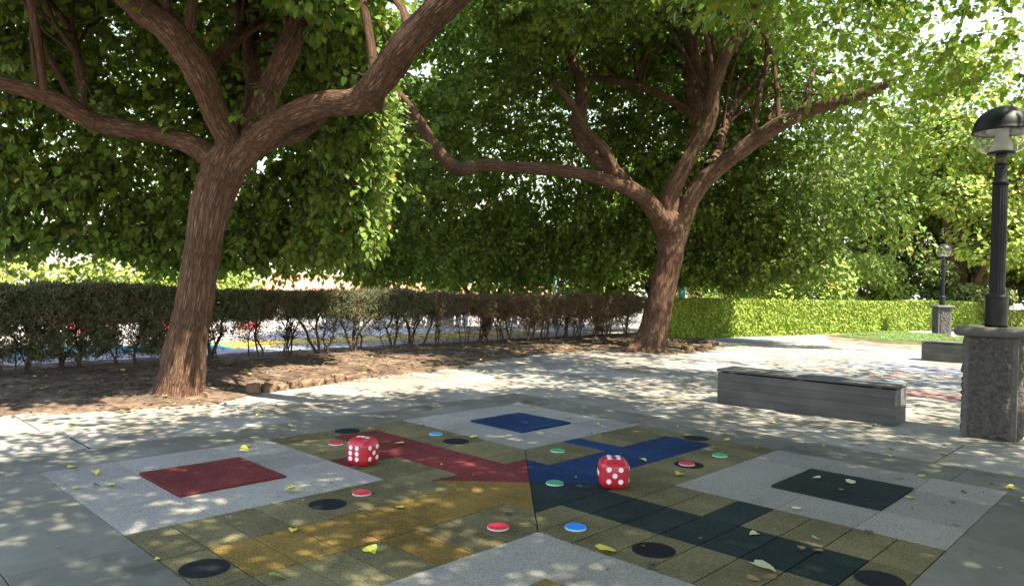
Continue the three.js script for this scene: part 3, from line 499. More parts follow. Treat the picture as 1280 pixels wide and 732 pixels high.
// ---------------------------------------------------------------- background trees and shrubs
function backTree(name, label, u, v, yb, R, h, y0, base, count, size, seed, group, cat = 'tree') {
  const t = thing(name, label, cat, u, yb, v, 0, group); rnd = mulberry(seed);
  mesh('trunk', limb([0, -0.2, 0, R * 0.06 + 0.03, 0.05, y0 * 0.6, 0.05, R * 0.05 + 0.02, 0, y0 + (h - y0) * 0.5, 0, R * 0.03 + 0.01], 10, 0.3, 0.1, 0, seed), M.bark, t);
  for (let k = 0; k < 5; k++) { const a = k * 1.3 + seed; mesh('limb', limb([0, y0 * 0.7, 0, R * 0.04, Math.cos(a) * R * 0.4, y0 + (h - y0) * 0.35, Math.sin(a) * R * 0.4, R * 0.025, Math.cos(a) * R * 0.7, y0 + (h - y0) * rr(0.4, 0.75), Math.sin(a) * R * 0.7, R * 0.01], 7, 0.3, 0.1, 0, k), M.bark, t); }
  const crown = new THREE.Group(); crown.name = 'crown'; t.add(crown); const leaves = [];
  // lobes of foliage
  const lobes = []; for (let k = 0; k < 26; k++) { const a = rr(0, 6.28), e = rr(-0.9, 1), q = Math.sqrt(1 - Math.min(1, e * e)) * R * rr(0.5, 0.85); lobes.push([Math.cos(a) * q, (y0 + h) / 2 + e * (h - y0) * 0.4, Math.sin(a) * q, R * rr(0.22, 0.42)]); }
  for (let k = 0; k < count; k++) {
    const l = lobes[Math.floor(rnd() * lobes.length)], d = rv().normalize(), f = Math.cbrt(rr(0.35, 1)), p = new THREE.Vector3(l[0] + d.x * l[3] * f, Math.max(0.05, l[1] + d.y * l[3] * 0.85 * f), -(l[2] + d.z * l[3] * f));
    const tip = new THREE.Vector3(d.x, -0.6, -d.z).addScaledVector(rv(), 0.6), nrm = new THREE.Vector3(d.x * 0.6, 0.8, -d.z * 0.6).addScaledVector(rv(), 0.6);
    leaves.push({ m: leafMatrix(p, tip, nrm, size * rr(0.6, 1.3)), p, s: size });
  }
  foliage(crown, leaves, base, 0.4, 0, null);
  return t;
}
const SIDE_TREE = [5.6, 11];
const YG = [0.24, 0.33, 0.035], DG = [0.17, 0.23, 0.05];
backTree('shade_tree', 'spreading tree on the paving beside the second bench', SIDE_TREE[0], SIDE_TREE[1], -0.02, 4.6, 7.6, 3.4, GREEN, 9000, 0.15, 40);
backTree('bright_tree', 'bright yellow-green tree behind the hedge beside the teal pole', -10.5, 18.5, -0.05, 3.4, 6.4, 0.7, YG, 9000, 0.17, 41);
backTree('bright_tree', 'bright yellow-green low tree standing over the middle of the clipped hedge', -9.9, 26.5, -0.05, 3.2, 3.9, 0.5, YG, 9000, 0.16, 42);
backTree('bright_tree', 'yellow-green bush at the far end of the clipped hedge', -8.6, 33, -0.05, 2.2, 3.3, 0.3, YG, 5000, 0.16, 43);
[[-11.5, 37, 5, 10], [-6.8, 42, 5.6, 12], [-1.2, 46, 6, 13.5], [4.5, 49, 6, 13], [-17, 33, 5.5, 11], [9.5, 47, 6, 13]].forEach(([u, v, R, h], i) => backTree('dark_tree', i < 4 ? 'tall grey-green tree standing beyond the far lamp post' : 'tall grey-green tree standing beyond the far lamp post', u, v, -0.05, R, h, 0.4, DG, 30000, 0.19, 50 + i, 'grey-green trees beyond the far lamp'));
backTree('bright_tree', 'tall yellow-green tree rising behind the far lamp post', -5.2, 36.5, -0.05, 5.2, 14, 0.5, YG, 26000, 0.2, 46);
backTree('bright_tree', 'tall yellow-green tree beyond the low yellowish hedge', -1.4, 41, -0.05, 5.4, 14.5, 0.5, YG, 26000, 0.2, 47);
backTree('grey_bush', 'grey-green bush behind the short clipped hedge at the far lamp', -4.6, 36.2, -0.05, 2.4, 4.2, 0.1, DG, 12000, 0.15, 48, undefined, 'bush');
backTree('bright_tree', 'yellow-green tree between the climbing post and the forked trunk', -12.4, 17.2, -0.05, 2.6, 4.6, 0.4, YG, 7000, 0.17, 45);
backTree('bright_tree', 'yellow-green tree behind the playground post', -14.5, 13.5, -0.05, 2.6, 4.0, 0.6, YG, 6000, 0.17, 44);
[[-19.5, 1.2], [-20.5, 3.4], [-21.5, 5.8], [-22.6, 8.2], [-18.5, -1.2]].forEach(([u, v], i) => backTree('sunlit_shrub', 'sunlit yellow-green shrub on the bank beyond the dense hedge', u, v, -1.6, 2.0, 3.75 - 0.1 * i, 0.2, [0.27, 0.35, 0.05], 6000, 0.14, 60 + i, 'sunlit shrubs on the bank', 'shrub'));

// ---------------------------------------------------------------- benches, lamps
rnd = mulberry(4001);
function benchBox(label) {
  const t = thing('box_bench', label, 'bench', 0.06, 0, 4.87, 0.054, undefined), Lx = 2.06, D = 0.48, n = 4, bh = 0.097;
  for (let k = 0; k < n; k++) for (const s of [1, -1]) mesh('board', box(Lx, bh - 0.0014, 0.024, 0, 0.004 + bh * (k + 0.5), s * (D / 2 - 0.012), 0.0015), M.wood[k % 2 ? 1 : 0], t);
  for (let k = 0; k < n; k++) for (const s of [1, -1]) mesh('end_board', box(0.024, bh - 0.002, D - 0.052, s * (Lx / 2 - 0.012), 0.004 + bh * (k + 0.5), 0, 0.003), M.wood[(k + 2) % 3], t);
  for (const s of [1, -1]) for (const q of [1, -1]) mesh('corner_post', box(0.05, 0.38, 0.05, s * (Lx / 2 - 0.052), 0.195, q * (D / 2 - 0.052), 0.002), M.wood[0], t);
  for (let k = 0; k < 5; k++) mesh('slat', box(Lx + 0.03, 0.03, 0.094, 0, 0.423, (k - 2) * 0.1, 0.005), M.wood[(k * 2) % 3], t);
  for (const x of [-0.85, 0, 0.85]) { mesh('batten', box(0.07, 0.016, D - 0.02, x, 0.4, 0, 0.002), M.wood[0], t); const sc = []; for (let k = 0; k < 5; k++) for (const dx of [-0.05, -0.017, 0.017, 0.05]) for (const dz of [-0.022, 0.022]) { const c = new THREE.CylinderGeometry(0.0055, 0.0055, 0.003, 8); c.translate(x + dx, 0.4392, (k - 2) * 0.1 + dz); sc.push(c); } mesh('screws', mergeGeometries(sc), M.iron, t); }
  return t;
}
const bench = benchBox('grey wooden box bench on the paving between the game board and the forked tree');
copyOf(bench, -0.02, 0, 14.3, 0.06, 'sunlit wooden box bench on the paving near the lawn and far lamp');
function lampPost(label) {
  const t = thing('lamp_post', label, 'lamp', 1.96, 0, 4.93, 0);
  // pedestal: rough panels between dressed corner strips
  const rough = (w, h, seed) => { const g = new THREE.PlaneGeometry(w, h, 36, 84), p = g.attributes.position; for (let i = 0; i < p.count; i++) { const x = p.getX(i), y = p.getY(i), e = Math.min(1, Math.min(w / 2 - Math.abs(x), h / 2 - Math.abs(y)) / 0.03); p.setZ(i, e * (0.02 + 0.013 * n3(x * 13, y * 13, seed) + 0.009 * n3(x * 31, y * 31, seed + 3))); } g.computeVertexNormals(); const uv = []; for (let i = 0; i < p.count; i++) uv.push(p.getX(i), p.getY(i)); g.setAttribute('uv', new THREE.Float32BufferAttribute(uv, 2)); return g; };
  mesh('pedestal', box(0.47, 1.03, 0.47, 0, 0.515, 0, 0.006), M.stoneSmooth, t);
  for (let k = 0; k < 4; k++) { const g = rough(0.375, 1.02, k * 7); g.translate(0, 0.515, 0.236); g.rotateY(k * Math.PI / 2); mesh('rough_panel', g, M.stone, t); }
  mesh('cap', new RoundedBoxGeometry(0.64, 0.095, 0.64, 5, 0.045).translate(0, 1.077, 0), M.stoneSmooth, t);
  const lathe = (pts, seg = 32) => new THREE.LatheGeometry(pts.map(p => new THREE.Vector2(p[0], p[1])), seg);
  mesh('base_sleeve', lathe([[0, 1.124], [0.098, 1.124], [0.098, 1.15], [0.1, 1.16], [0.1, 1.42], [0.106, 1.425], [0.106, 1.445], [0.085, 1.47], [0, 1.475]]), M.iron, t);
  { const sh = new THREE.Shape(); const N = 16; for (let k = 0; k < N * 6; k++) { const a = k / (N * 6) * Math.PI * 2, r = 0.063 + 0.006 * Math.abs(Math.sin(a * N / 2)); k ? sh.lineTo(Math.cos(a) * r, Math.sin(a) * r) : sh.moveTo(r, 0); } const g = new THREE.ExtrudeGeometry(sh, { depth: 1.12, bevelEnabled: false }); g.rotateX(-Math.PI / 2); g.translate(0, 1.47, 0); mesh('fluted_pole', g, M.iron, t); }
  mesh('upper_pole', lathe([[0, 2.58], [0.072, 2.58], [0.072, 2.62], [0.055, 2.65], [0.055, 2.77], [0.06, 2.78], [0.06, 2.8], [0, 2.8]]), M.iron, t);
  mesh('collar', lathe([[0, 2.8], [0.048, 2.8], [0.05, 2.9], [0, 2.901]]), std({ color: rgb(0.09, 0.085, 0.06), roughness: 0.5, metalness: 0.5 }), t);
  mesh('globe_seat', lathe([[0, 2.895], [0.115, 2.895], [0.128, 2.908], [0.115, 2.922], [0, 2.922]]), M.iron, t);
  const bowl = []; for (let k = 0; k <= 12; k++) { const a = k / 12; bowl.push([lerp(0.12, 0.258, Math.sin(a * Math.PI / 2)), lerp(2.915, 3.135, 1 - Math.cos(a * Math.PI / 2))]); }
  mesh('glass_globe', lathe(bowl, 40), new THREE.MeshPhysicalMaterial({ color: rgb(0.92, 0.92, 0.88), transmission: 0.93, roughness: 0.08, thickness: 0, side: THREE.DoubleSide }), t);
  const dome = [[0.262, 3.12], [0.268, 3.126], [0.268, 3.142], [0.26, 3.148]]; for (let k = 1; k <= 14; k++) { const a = k / 14 * Math.PI / 2; dome.push([0.26 * Math.cos(a), 3.148 + 0.245 * Math.sin(a)]); }
  mesh('dome_cover', lathe(dome, 40), M.iron, t);
  mesh('dome_lining', lathe(dome.slice(3).map(p => [p[0] * 0.97, p[1] - 0.012]), 32), std({ color: rgb(0.3, 0.29, 0.27), roughness: 0.6 }), t);
  mesh('lamp_holder', lathe([[0, 2.922], [0.1, 2.922], [0.096, 2.99], [0.078, 3.05], [0.06, 3.08], [0.055, 3.16], [0, 3.161]]), std({ color: rgb(0.5, 0.5, 0.48), roughness: 0.55 }), t);
  return t;
}
const lamp = lampPost('black globe lamp post on a dark rough granite pedestal beside the box bench');
copyOf(lamp, -3.55, -0.02, 26.4, 0.7, 'far globe lamp post on its granite pedestal before the clipped hedge');

// ---------------------------------------------------------------- dice and counters
const vinyl = new THREE.MeshPhysicalMaterial({ color: rgb(0.47, 0.012, 0.028), roughness: 0.4, clearcoat: 0.35, clearcoatRoughness: 0.3 });
const pipM = new THREE.MeshPhysicalMaterial({ color: rgb(0.78, 0.77, 0.75), roughness: 0.5 });
function die(label, u, v, turn, faces) {
  const S = 0.205, t = thing('inflatable_die', label, 'die', u, 0.002, v, turn);
  const half = S / 2, N = 22; let g = new THREE.BoxGeometry(S, S, S, N, N, N); const p = g.attributes.position, r = 0.054;
  const shape = (q) => { const c = q.clone().clampScalar(-(half - r), half - r), d = q.clone().sub(c); if (d.lengthSq() > 1e-9) { d.setLength(r); q.copy(c).add(d); } const k = q.clone().divideScalar(half), m = [Math.abs(k.x), Math.abs(k.y), Math.abs(k.z)].sort((a, b) => b - a), puff = 0.008 * (1 - Math.pow(Math.min(1, m[1] / 0.8), 2)) * (1 - Math.pow(Math.min(1, m[2] / 0.8), 2)); q.addScaledVector(q.clone().normalize(), puff); return q; };
  for (let i = 0; i < p.count; i++) { const q = shape(new THREE.Vector3().fromBufferAttribute(p, i)); p.setXYZ(i, q.x, q.y, q.z); }
  g.deleteAttribute('uv'); g.deleteAttribute('normal'); g = mergeVertices(g, 1e-5); g.computeVertexNormals(); g.translate(0, half, 0); mesh('body', g, vinyl, t);
  // welded seams
  for (const s of [1, -1]) { const tor = new THREE.TorusGeometry(0.077, 0.0023, 6, 48); tor.translate(0, 0, 0); const q = tor.attributes.position; for (let i = 0; i < q.count; i++) { const w = new THREE.Vector3(q.getX(i), q.getY(i), half * s), sft = shape(w.clone()); q.setXYZ(i, sft.x, sft.y, sft.z + q.getZ(i)); } tor.translate(0, half, 0); tor.computeVertexNormals(); mesh('seam', tor, vinyl, t); }
  const d = 0.042, L = { 1: [[0, 0]], 2: [[-d, -d], [d, d]], 3: [[-d, 0], [0, 0], [d, 0]], 4: [[-d, -d], [d, d], [-d, d], [d, -d]], 5: [[-d, -d], [d, d], [-d, d], [d, -d], [0, 0]], 6: [[-d * 0.75, -d], [-d * 0.75, 0], [-d * 0.75, d], [d * 0.75, -d], [d * 0.75, 0], [d * 0.75, d]] };
  const rot = { front: [0, 0], right: [0, Math.PI / 2], back: [0, Math.PI], left: [0, -Math.PI / 2], top: [-Math.PI / 2, 0] };
  for (const [f, n] of Object.entries(faces)) for (const [a, b] of L[n]) {
    const c = new THREE.CylinderGeometry(0.0178, 0.0178, 0.004, 20, 1); c.rotateX(Math.PI / 2); const z = shape(new THREE.Vector3(a, b, half)).z; c.translate(a, b, z + 0.0002); c.rotateX(rot[f][0]); c.rotateY(rot[f][1]); c.translate(0, half, 0); mesh('pip', c, pipM, t);
  }
  return t;
}
die('red inflatable die on the red lane with six and five pips towards the bench', -1.225, -0.613, 0.27, { front: 6, right: 5, top: 3, left: 1, back: 2 });
die('red inflatable die at the board centre with its five facing the front granite home', 0.47, 0.37, 0.74, { front: 5, left: 3, top: 6, right: 4, back: 2 });
const chipC = { red: rgb(0.62, 0.03, 0.05), blue: rgb(0.015, 0.25, 0.74), green: rgb(0.03, 0.36, 0.14) };
const chipM = Object.fromEntries(Object.entries(chipC).map(([k, c]) => [k, new THREE.MeshPhysicalMaterial({ color: c, roughness: 0.5 })]));
const rimM = std({ color: rgb(0.5, 0.49, 0.47), roughness: 0.7 });
for (const [c, u, v, where] of [['red', 0.55, -0.88, 'on khaki tiles by the tip of the front granite home'], ['blue', 0.86, -0.54, 'on khaki tiles beside the dark green lane'], ['red', -0.55, -1.08, 'beside the black circle near the yellow lane'], ['red', -1.96, -0.39, 'beyond the die at the end of the red lane'], ['blue', -1.72, 0.55, 'between the red lane and the blue home'], ['green', -0.51, 0.91, 'on khaki tiles at the tip of the blue home'], ['green', 0.15, 0.1, 'on the dark green triangle at the board centre'], ['green', 0.52, 1.86, 'on khaki tiles beyond the blue lane'], ['red', 0.49, 1.36, 'lying on a black circle']]) {
  const onInlay = where.includes('lying on a black'), t = thing('counter_disc', c + ' round counter disc ' + where, 'counter', u, onInlay ? 0.0045 : 0.002, v);
  mesh('rim', disc(0, 0, 0.065, 0, 0.009, 44, 0, 0.004), rimM, t); mesh('face', disc(0, 0, 0.0635, 0.0091, 0.0125, 44, 0, 0.0015), chipM[c], t);
}

// ---------------------------------------------------------------- edging stones
rnd = mulberry(5001);
function stone(label, name, u, v, w, h, d, turn, group, seed) {
  let g = new THREE.BoxGeometry(w, h, d, 8, 6, 8); const p = g.attributes.position;
  for (let i = 0; i < p.count; i++) { const q = new THREE.Vector3().fromBufferAttribute(p, i), k = new THREE.Vector3(q.x / w * 2, q.y / h * 2, q.z / d * 2), l = Math.pow(Math.abs(k.x) ** 6 + Math.abs(k.y) ** 6 + Math.abs(k.z) ** 6, 1 / 6), m = Math.max(Math.abs(k.x), Math.abs(k.y), Math.abs(k.z)); q.multiplyScalar(m / l * (1 + 0.12 * n3(k.x * 1.3 + seed, k.y * 1.3, k.z * 1.3) + 0.03 * n3(k.x * 4, k.y * 4 + seed, k.z * 4))); p.setXYZ(i, q.x, q.y, q.z); }
  g.deleteAttribute('uv'); g.deleteAttribute('normal'); g = mergeVertices(g, 1e-5); g.computeVertexNormals(); boxUV(g, seed, seed); g.translate(0, h / 2 - 0.03, 0);
  const o = mesh(numbered(name), g, M.edge ??= std({ map: rep(soilTex, 1.2), color: rgb(0.44, 0.36, 0.29), roughness: 0.95, bumpMap: rep(rockTex, 3), bumpScale: 0.01 }), scene); o.position.copy(V(u, Math.max(0, soilY(u, v)), v)); o.rotation.y = turn; o.userData = { label, category: 'stone', group };
}
for (let k = 0; k < 9; k++) { const t = k / 8, v = lerp(0.42, 2.0, t), u = lerp(-5.05, -5.42, t) - (k === 0 ? 0.08 : 0); stone('short upright edging stone in the row beside the leaning tree', 'edging_stone', u, v, 0.14, rr(0.09, 0.15), rr(0.14, 0.2), rr(-0.15, 0.15) + 0.2, 'edging stones', k * 3.1); }
[[-5.3, 11.3, 0.3, 0.14, 0.24], [-5.45, 11.95, 0.42, 0.12, 0.3], [-5.6, 12.7, 0.35, 0.1, 0.26], [-5.9, 13.5, 0.4, 0.1, 0.25], [-6.3, 14.2, 0.34, 0.09, 0.24]].forEach(([u, v, w, h, d], i) => stone('rough low stone edging the soil beside the forked tree', 'rough_stone', u, v, w, h, d, rr(0, 3), 'rough stones at the forked tree', i * 5 + 50));

// ---------------------------------------------------------------- fallen leaves
const fallen = [[1.16,-0.81,"Y"],[1.79,-0.3,"P"],[0.28,-1.62,"G"],[0.39,-1.7,"Y"],[-0.23,-1.76,"Y"],[0.34,-2.26,"G"],[-0.11,-1.03,"Y"],[-2.94,-0.34,"G"],[-1.91,-2.39,"Y"],[-2.48,-2.35,"Y"],[-2.25,-2.22,"Y"],[-1.8,-2.19,"G"],[-1.89,-2.35,"B"],[-2.3,-1.08,"Y"],[-2.25,-1.16,"Y"],[-0.86,-1.36,"Y"],[1.81,2.21,"O"],[2.05,1.66,"Y"],[1.48,1.66,"P"],[1.66,1.93,"O"],[1.7,1.71,"P"],[1.7,1.44,"O"],[1.65,0.79,"P"],[1.95,2.41,"G"],[1.66,0.21,"P"],[2.06,-0.43,"O"],[2.06,0.17,"O"],[1.94,0.27,"P"],[2.28,1.86,"B"],[2.24,2.18,"B"],[2.08,0.76,"B"],[2.44,1.22,"B"],[0.3,2.5,"Y"],[0.62,1.08,"Y"],[0.12,1.21,"Y"],[-0.95,2.12,"Y"],[-1.41,2.26,"Y"],[-1.39,3.84,"Y"],[-1.53,4.29,"Y"],[-1.54,4.61,"G"],[-2.66,3.23,"Y"],[-2.01,3.44,"O"],[-2.22,3.94,"G"],[-4.0,3.62,"Y"],[-3.26,2.66,"Y"],[-3.68,2.69,"O"],[-4.97,3.53,"Y"],[-3.24,3.17,"O"],[-5.04,4.32,"Y"],[-4.2,4.62,"G"],[-1.56,0.1,"Y"],[-1.39,0.67,"Y"],[-2.18,0.72,"B"],[-3.94,1.53,"O"],[-3.95,1.41,"B"],[-3.71,0.56,"Y"],[-3.62,-0.23,"Y"],[-4.26,-0.07,"G"],[-3.82,-0.33,"O"],[-5.87,-0.04,"Y"],[-4.13,0.2,"Y"],[-3.85,-0.94,"Y"],[-4.26,-1.79,"Y"],[0.27,2.99,"O"],[0.19,3.82,"Y"],[1.03,3.61,"P"],[1.23,3.3,"B"],[1.21,3.59,"O"],[1.43,3.33,"B"],[1.48,3.87,"B"],[1.37,4.51,"O"],[0.88,6.59,"O"],[0.92,6.15,"O"],[1.9,3.59,"G"],[2.06,3.6,"B"],[2.16,4.58,"O"],[2.54,2.65,"Y"],[2.61,2.21,"G"],[2.59,2.3,"P"],[2.39,2.99,"G"],[-1.11,5.06,"Y"],[-0.22,3.91,"G"],[-0.6,9.76,"O"],[-0.46,10.16,"O"],[-3.61,13.42,"Y"],[-4.15,13.76,"O"],[-1.36,14.5,"O"],[-0.57,3.55,"B"],[-0.97,4.19,"B"],[1.96,0.08,"O"],[1.88,-0.5,"O"],[1.45,-0.71,"B"],[1.48,-0.75,"B"],[0.42,-0.69,"B"],[-1.17,-0.75,"B"],[-0.78,-0.36,"B"],[0.28,0.18,"B"],[-1.49,8.49,"O"],[-2.24,6.06,"Y"],[-4.52,5.69,"Y"],[-4.76,6.91,"O"],[-5.91,3.64,"O"],[-6.38,2.94,"Y"],[-5.87,2.23,"O"],[-4.18,0.69,"O"],[-5.52,5.75,"Y"],[-5.96,6.91,"O"],[-5.81,4.63,"O"],[-5.34,8.2,"O"],[-3.92,7.0,"Y"],[-3.09,7.79,"O"],[-3.27,9.18,"Y"]];
{
  rnd = mulberry(6001);
  const geos = [[0.1, 0.06], [-0.14, 0.1], [0.24, 0.16], [0.05, 0.2]].map(([c, f]) => { const g = leafGeometry(c, f); g.rotateX(-Math.PI / 2); g.computeBoundingBox(); g.translate(0, -g.boundingBox.min.y, 0.5); g.rotateX(0.0); return g; });
  const cols = { Y: [0.7, 0.58, 0.04], G: [0.36, 0.46, 0.06], P: [0.55, 0.55, 0.28], O: [0.27, 0.16, 0.04], B: [0.06, 0.045, 0.03] };
  const words = { Y: ['yellow fallen leaf', 'yellow fallen leaves'], G: ['green fallen leaf', 'green fallen leaves'], P: ['pale cream-green fallen leaf', 'pale fallen leaves'], O: ['ochre-brown fallen leaf', 'ochre fallen leaves'], B: ['small dark shrivelled fallen leaf', 'dark fallen leaves'] };
  const lm = Object.fromEntries(Object.entries(cols).map(([k, c]) => [k, [0.8, 1, 1.2].map(s => new THREE.MeshPhysicalMaterial({ color: rgb(c[0] * s, c[1] * s, c[2] * s), roughness: 0.75, transmission: 0.2, thickness: 0, side: THREE.DoubleSide }))]));
  fallen.forEach(([u, v, k], i) => {
    const big = i < 2, s = big ? 0.125 : k === 'B' ? rr(0.035, 0.06) : k === 'O' ? rr(0.045, 0.075) : rr(0.055, 0.09), onB = Math.abs(u) < 2.5 && Math.abs(v) < 2.5, onMat = [1, -1].some(a => [1, -1].some(b => Math.abs(u - a * 1.625) < 0.37 && Math.abs(v - b * 1.625) < 0.37));
    const soil = u < soilEdge(v) - 0.05, place = soil ? ' on the soil bed' : onMat ? ' on a rubber home mat' : onB ? ' on the game board' : ' on the paving';
    const o = mesh(numbered('fallen_leaf'), geos[i === 0 ? 2 : Math.floor(rnd() * 4)], pick(lm[k]), scene);
    o.position.copy(V(u, (soil ? soilY(u, v) : onMat ? 0.019 : 0) + 0.005, v)); o.rotation.set(rr(-0.12, 0.12), rr(0, 6.3), rr(-0.12, 0.12)); o.scale.set(s, s * rr(0.6, 1.3), s);
    o.userData = { label: i === 0 ? 'large curled yellow fallen leaf on the front granite home' : i === 1 ? 'large pale fallen leaf beside the end of the dark green lane' : words[k][0] + place, category: 'leaf', group: i < 2 ? undefined : words[k][1] + place }; if (i < 2) delete o.userData.group;
  });
  // litter too small and too many to count, on the soil and along the paving's rim
  const list = []; for (let k = 0; k < 2600; k++) { const v = rr(-6, 14), e = soilEdge(v), u = e - Math.abs(rr(-0.25, 3.9)) + 0.15; const c = rnd() < 0.12 ? [0.5, 0.42, 0.06] : rnd() < 0.5 ? [0.22, 0.13, 0.06] : [0.1, 0.07, 0.045], a = rr(0.7, 1.3); list.push({ m: trs(u, Math.max(0.003, soilY(u, v)) + 0.008, -v, rr(-0.4, 0.4), rr(0, 6.3), rr(-0.4, 0.4), rr(0.03, 0.065)), c: rgb(c[0] * a, c[1] * a, c[2] * a) }); }
  for (let k = 0; k < 700; k++) { const v = rr(-4, 14), u = rr(soilEdge(v), Math.min(3, soilEdge(v) + 9)), a = rr(0.6, 1.3), c = rnd() < 0.25 ? [0.5, 0.42, 0.06] : [0.12, 0.08, 0.05]; list.push({ m: trs(u, 0.007, -v, rr(-0.3, 0.3), rr(0, 6.3), rr(-0.3, 0.3), rr(0.008, 0.03)), c: rgb(c[0] * a, c[1] * a, c[2] * a) }); }
  const lit = instanced('leaf_litter', geos[0], std({ color: rgb(1, 1, 1), side: THREE.DoubleSide }), list, scene); lit.userData = { kind: 'stuff', label: 'scattered dry leaf litter over the soil and paving', category: 'litter' };
  // lawn beyond the second bench
  const lawn = mesh('lawn', prism([[-5.9, 21.4], [-3.2, 19.4], [-1.6, 20.4], [-2.0, 25.2], [-5.2, 26.4]], -0.05, 0.012, 0.002), std({ map: rep(soilTex, 0.7), color: rgb(0.22, 0.24, 0.07) }), scene); lawn.userData.kind = 'structure';
  mesh('sand', prism([[-5.2, 19.8], [-4.2, 17.6], [-2.0, 17.4], [-1.4, 20.3], [-3.2, 19.3], [-5.9, 21.3]], -0.05, 0.006, 0.001), std({ map: rep(soilTex, 0.5), color: rgb(0.5, 0.46, 0.4) }), scene).userData.kind = 'structure';
  const bl = []; const inside = (u, v) => v > 20.2 && v < 26 && u > -5.4 && u < -1.9 && v > 20.2 + 0.5 * (-3.2 - u); for (let k = 0; k < 14000; k++) { const u = rr(-6, -1.6), v = rr(17, 26.2); if (!inside(u, v) || n3(u * 0.8, v * 0.5, 3) < -0.35) continue; const a = rr(0.7, 1.3); bl.push({ m: trs(u, 0.01, -v, rr(-0.5, 0.5), rr(0, 6.3), rr(-0.5, 0.5), 0.08, 0.08), c: rgb(0.17 * a, 0.28 * a, 0.05 * a) }); }
  const gr = instanced('grass', SPRIG, sprigMat, bl, scene); gr.userData = { kind: 'stuff', label: 'short green grass of the small lawn before the far lamp', category: 'grass' };
}

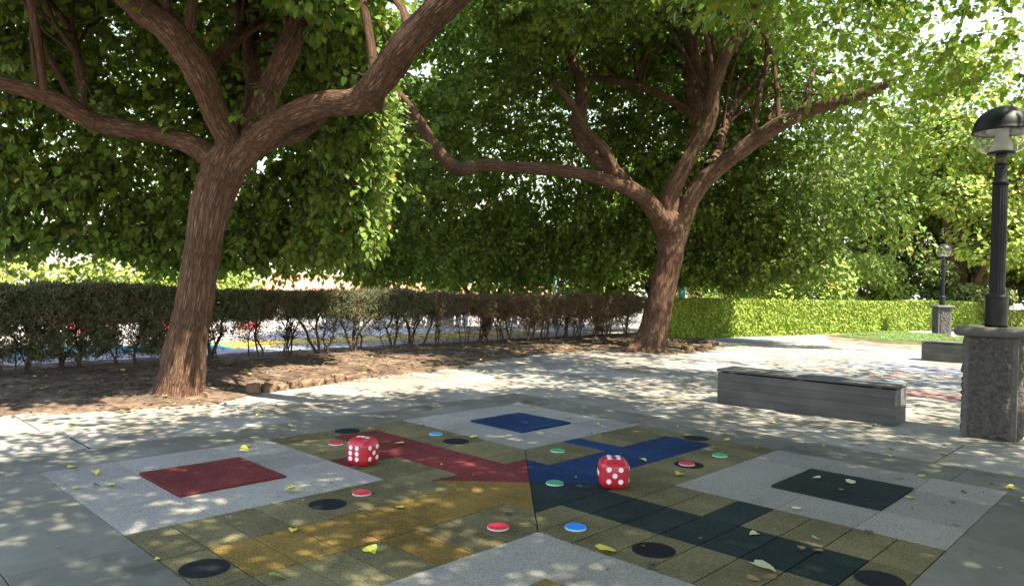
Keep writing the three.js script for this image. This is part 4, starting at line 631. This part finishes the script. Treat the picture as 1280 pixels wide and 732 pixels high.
// ---------------------------------------------------------------- beyond the hedge: play area, wall, town
rnd = mulberry(7001);
{
  const sheet = (name, r, y, c) => { const o = mesh(name, prism(r, -0.07, y, 0.001), std({ map: rep(rubberTex, 0.3), color: rgb(...c) }), scene); o.userData.kind = 'structure'; };
  sheet('yellow_play_surface', rect(-12.6, -11.22, 3.0, 12.5), 0.002, [0.75, 0.5, 0.06]);
  sheet('turquoise_play_surface', rect(-12.6, -11.22, -3, 2.98), 0.002, [0.05, 0.45, 0.62]);
  sheet('pale_play_surface', rect(-15.6, -12.62, -6, 13), 0.0, [0.62, 0.55, 0.5]);
  const wall = thing('low_wall', 'pale low wall of the play area behind the hedge', 'wall', -15.8, -0.05, 3.5, 0);
  for (let k = 0; k < 12; k++) mesh('wall_panel', box(0.2, 0.98, 1.58, 0, 0.49, (k - 5.5) * 1.6, 0.01), std({ color: rgb(0.66, 0.65, 0.68) }), wall);
  mesh('coping', box(0.28, 0.06, 19.3, 0, 1.01, 0, 0.01), std({ color: rgb(0.72, 0.71, 0.7) }), wall);
  [[0.9, 0.95], [2.7, 1.3], [4.5, 0.6], [-1.2, 0.9]].forEach(([v, w], i) => { const t = thing('play_panel', 'red play panel on posts in the play area behind the hedge', 'panel', -13.6, -0.03, v, 0, 'red play panels'); mesh('panel', box(0.05, 0.62, w, 0, 0.52, 0, 0.02), std({ color: rgb(0.62, 0.13, 0.17) }), t); for (const s of [-1, 1]) mesh('post', new THREE.CylinderGeometry(0.03, 0.03, 0.85, 12).translate(0, 0.425, s * (w / 2 - 0.08)), std({ color: rgb(0.6, 0.5, 0.4) }), t); });
  const pole = thing('teal_pole', 'teal painted pole standing behind the clipped hedge', 'pole', -9.05, -0.05, 17.3, 0); mesh('shaft', new THREE.CylinderGeometry(0.115, 0.115, 2.6, 20).translate(0, 1.3, 0), std({ color: rgb(0.1, 0.36, 0.3), roughness: 0.5 }), pole); mesh('pole_cap', new THREE.SphereGeometry(0.12, 16, 8).scale(1, 0.5, 1).translate(0, 2.6, 0), std({ color: rgb(0.1, 0.36, 0.3), roughness: 0.5 }), pole);
  const tp = thing('rope_tower', 'pale blue climbing post with slanting striped ropes behind the hedge', 'climbing frame', -12.5, -0.05, 14.9, 0);
  mesh('mast', new THREE.CylinderGeometry(0.11, 0.12, 2.6, 16).translate(0, 1.3, 0), std({ color: rgb(0.5, 0.62, 0.75) }), tp);
  for (let k = 0; k < 7; k++) { const a = k * 0.9; mesh('rope', limb([0, 2.45, 0, 0.025, Math.cos(a) * 0.7, 1.2, Math.sin(a) * 0.7, 0.025, Math.cos(a) * 1.35, 0.0, Math.sin(a) * 1.35, 0.025], 6, 0.3, 0, 0, 0), std({ color: k % 2 ? rgb(0.55, 0.25, 0.28) : rgb(0.2, 0.42, 0.62) }), tp); }
  const sign = thing('yellow_sign', 'yellow board on a post beyond the play area', 'sign', -24.5, -3.5, 15.5, 0.7); mesh('board', box(1.0, 0.8, 0.06, 0, 5.2, 0, 0.02), std({ color: rgb(0.75, 0.48, 0.05) }), sign); mesh('post', new THREE.CylinderGeometry(0.06, 0.06, 5.2, 12).translate(0, 2.6, -0.06), std({ color: rgb(0.5, 0.5, 0.5) }), sign);
  // town houses below the park
  const wallC = [[0.72, 0.66, 0.62], [0.78, 0.74, 0.7], [0.62, 0.42, 0.33], [0.74, 0.7, 0.72]];
  const glass = std({ color: rgb(0.05, 0.06, 0.08), roughness: 0.15 }), frameM = std({ color: rgb(0.75, 0.75, 0.74) }), roofM = std({ color: rgb(0.42, 0.2, 0.13) });
  const house = (label, u, v, w, d, h, c, roof, turn) => {
    const t = thing('town_house', label, 'house', u, -7.2, v, turn), m = std({ map: rep(slabTex, 0.2), color: rgb(...c) }); mesh('wall', box(w, h, d, 0, h / 2, 0, 0), m, t);
    if (roof) { const sh = new THREE.Shape([[-d / 2 - 0.4, 0], [d / 2 + 0.4, 0], [0, 1.3]].map(p => new THREE.Vector2(...p))); const g = new THREE.ExtrudeGeometry(sh, { depth: w + 0.6, bevelEnabled: false }); g.rotateY(Math.PI / 2); g.translate(-(w + 0.6) / 2, h + 0.004, 0); mesh('roof', g, roofM, t); } else mesh('parapet', box(w + 0.2, 0.3, d + 0.2, 0, h + 0.155, 0, 0), frameM, t);
    for (let y = h - 1.9; y > h - 6; y -= 3) for (let x = -w / 2 + 1.2; x < w / 2 - 0.8; x += 2.1) { const f = mesh('window', box(1.25, 1.45, 0.1, x, y + 0.3, d / 2 + 0.03, 0), frameM, t); for (const s of [-1, 1]) mesh('pane', box(0.5, 1.25, 0.04, x + s * 0.29, y + 0.3, d / 2 + 0.07, 0), glass, f); }
  };
  house('pinkish town house with an orange tiled roof seen over the hedge', -46, 29, 12, 8, 7.9, wallC[2], true, 0.76);
  house('long pale town house with an orange tiled roof seen over the hedge', -44, 41, 13, 8, 7.4, wallC[0], true, 0.76);
  house('white flat-roofed town house seen left of the leaning trunk', -60, 18, 18, 10, 12.5, wallC[1], false, 0.9);
  house('pale flat-roofed apartment house behind the sunlit shrubs', -62, 1, 16, 10, 11.3, wallC[3], false, 1.1);
  const hill = new THREE.SphereGeometry(1, 48, 20, 0, Math.PI * 2, 0, Math.PI / 2); hill.scale(90, 14, 60); const o = mesh('hills', hill, std({ color: rgb(0.16, 0.2, 0.14), map: rep(soilTex, 3) }), scene); o.position.set(-200, -9, -70); o.userData.kind = 'structure';
}
scene.traverse(o => { if (o.isMesh) { o.castShadow = true; o.receiveShadow = true; } });
renderer.render(scene, camera);
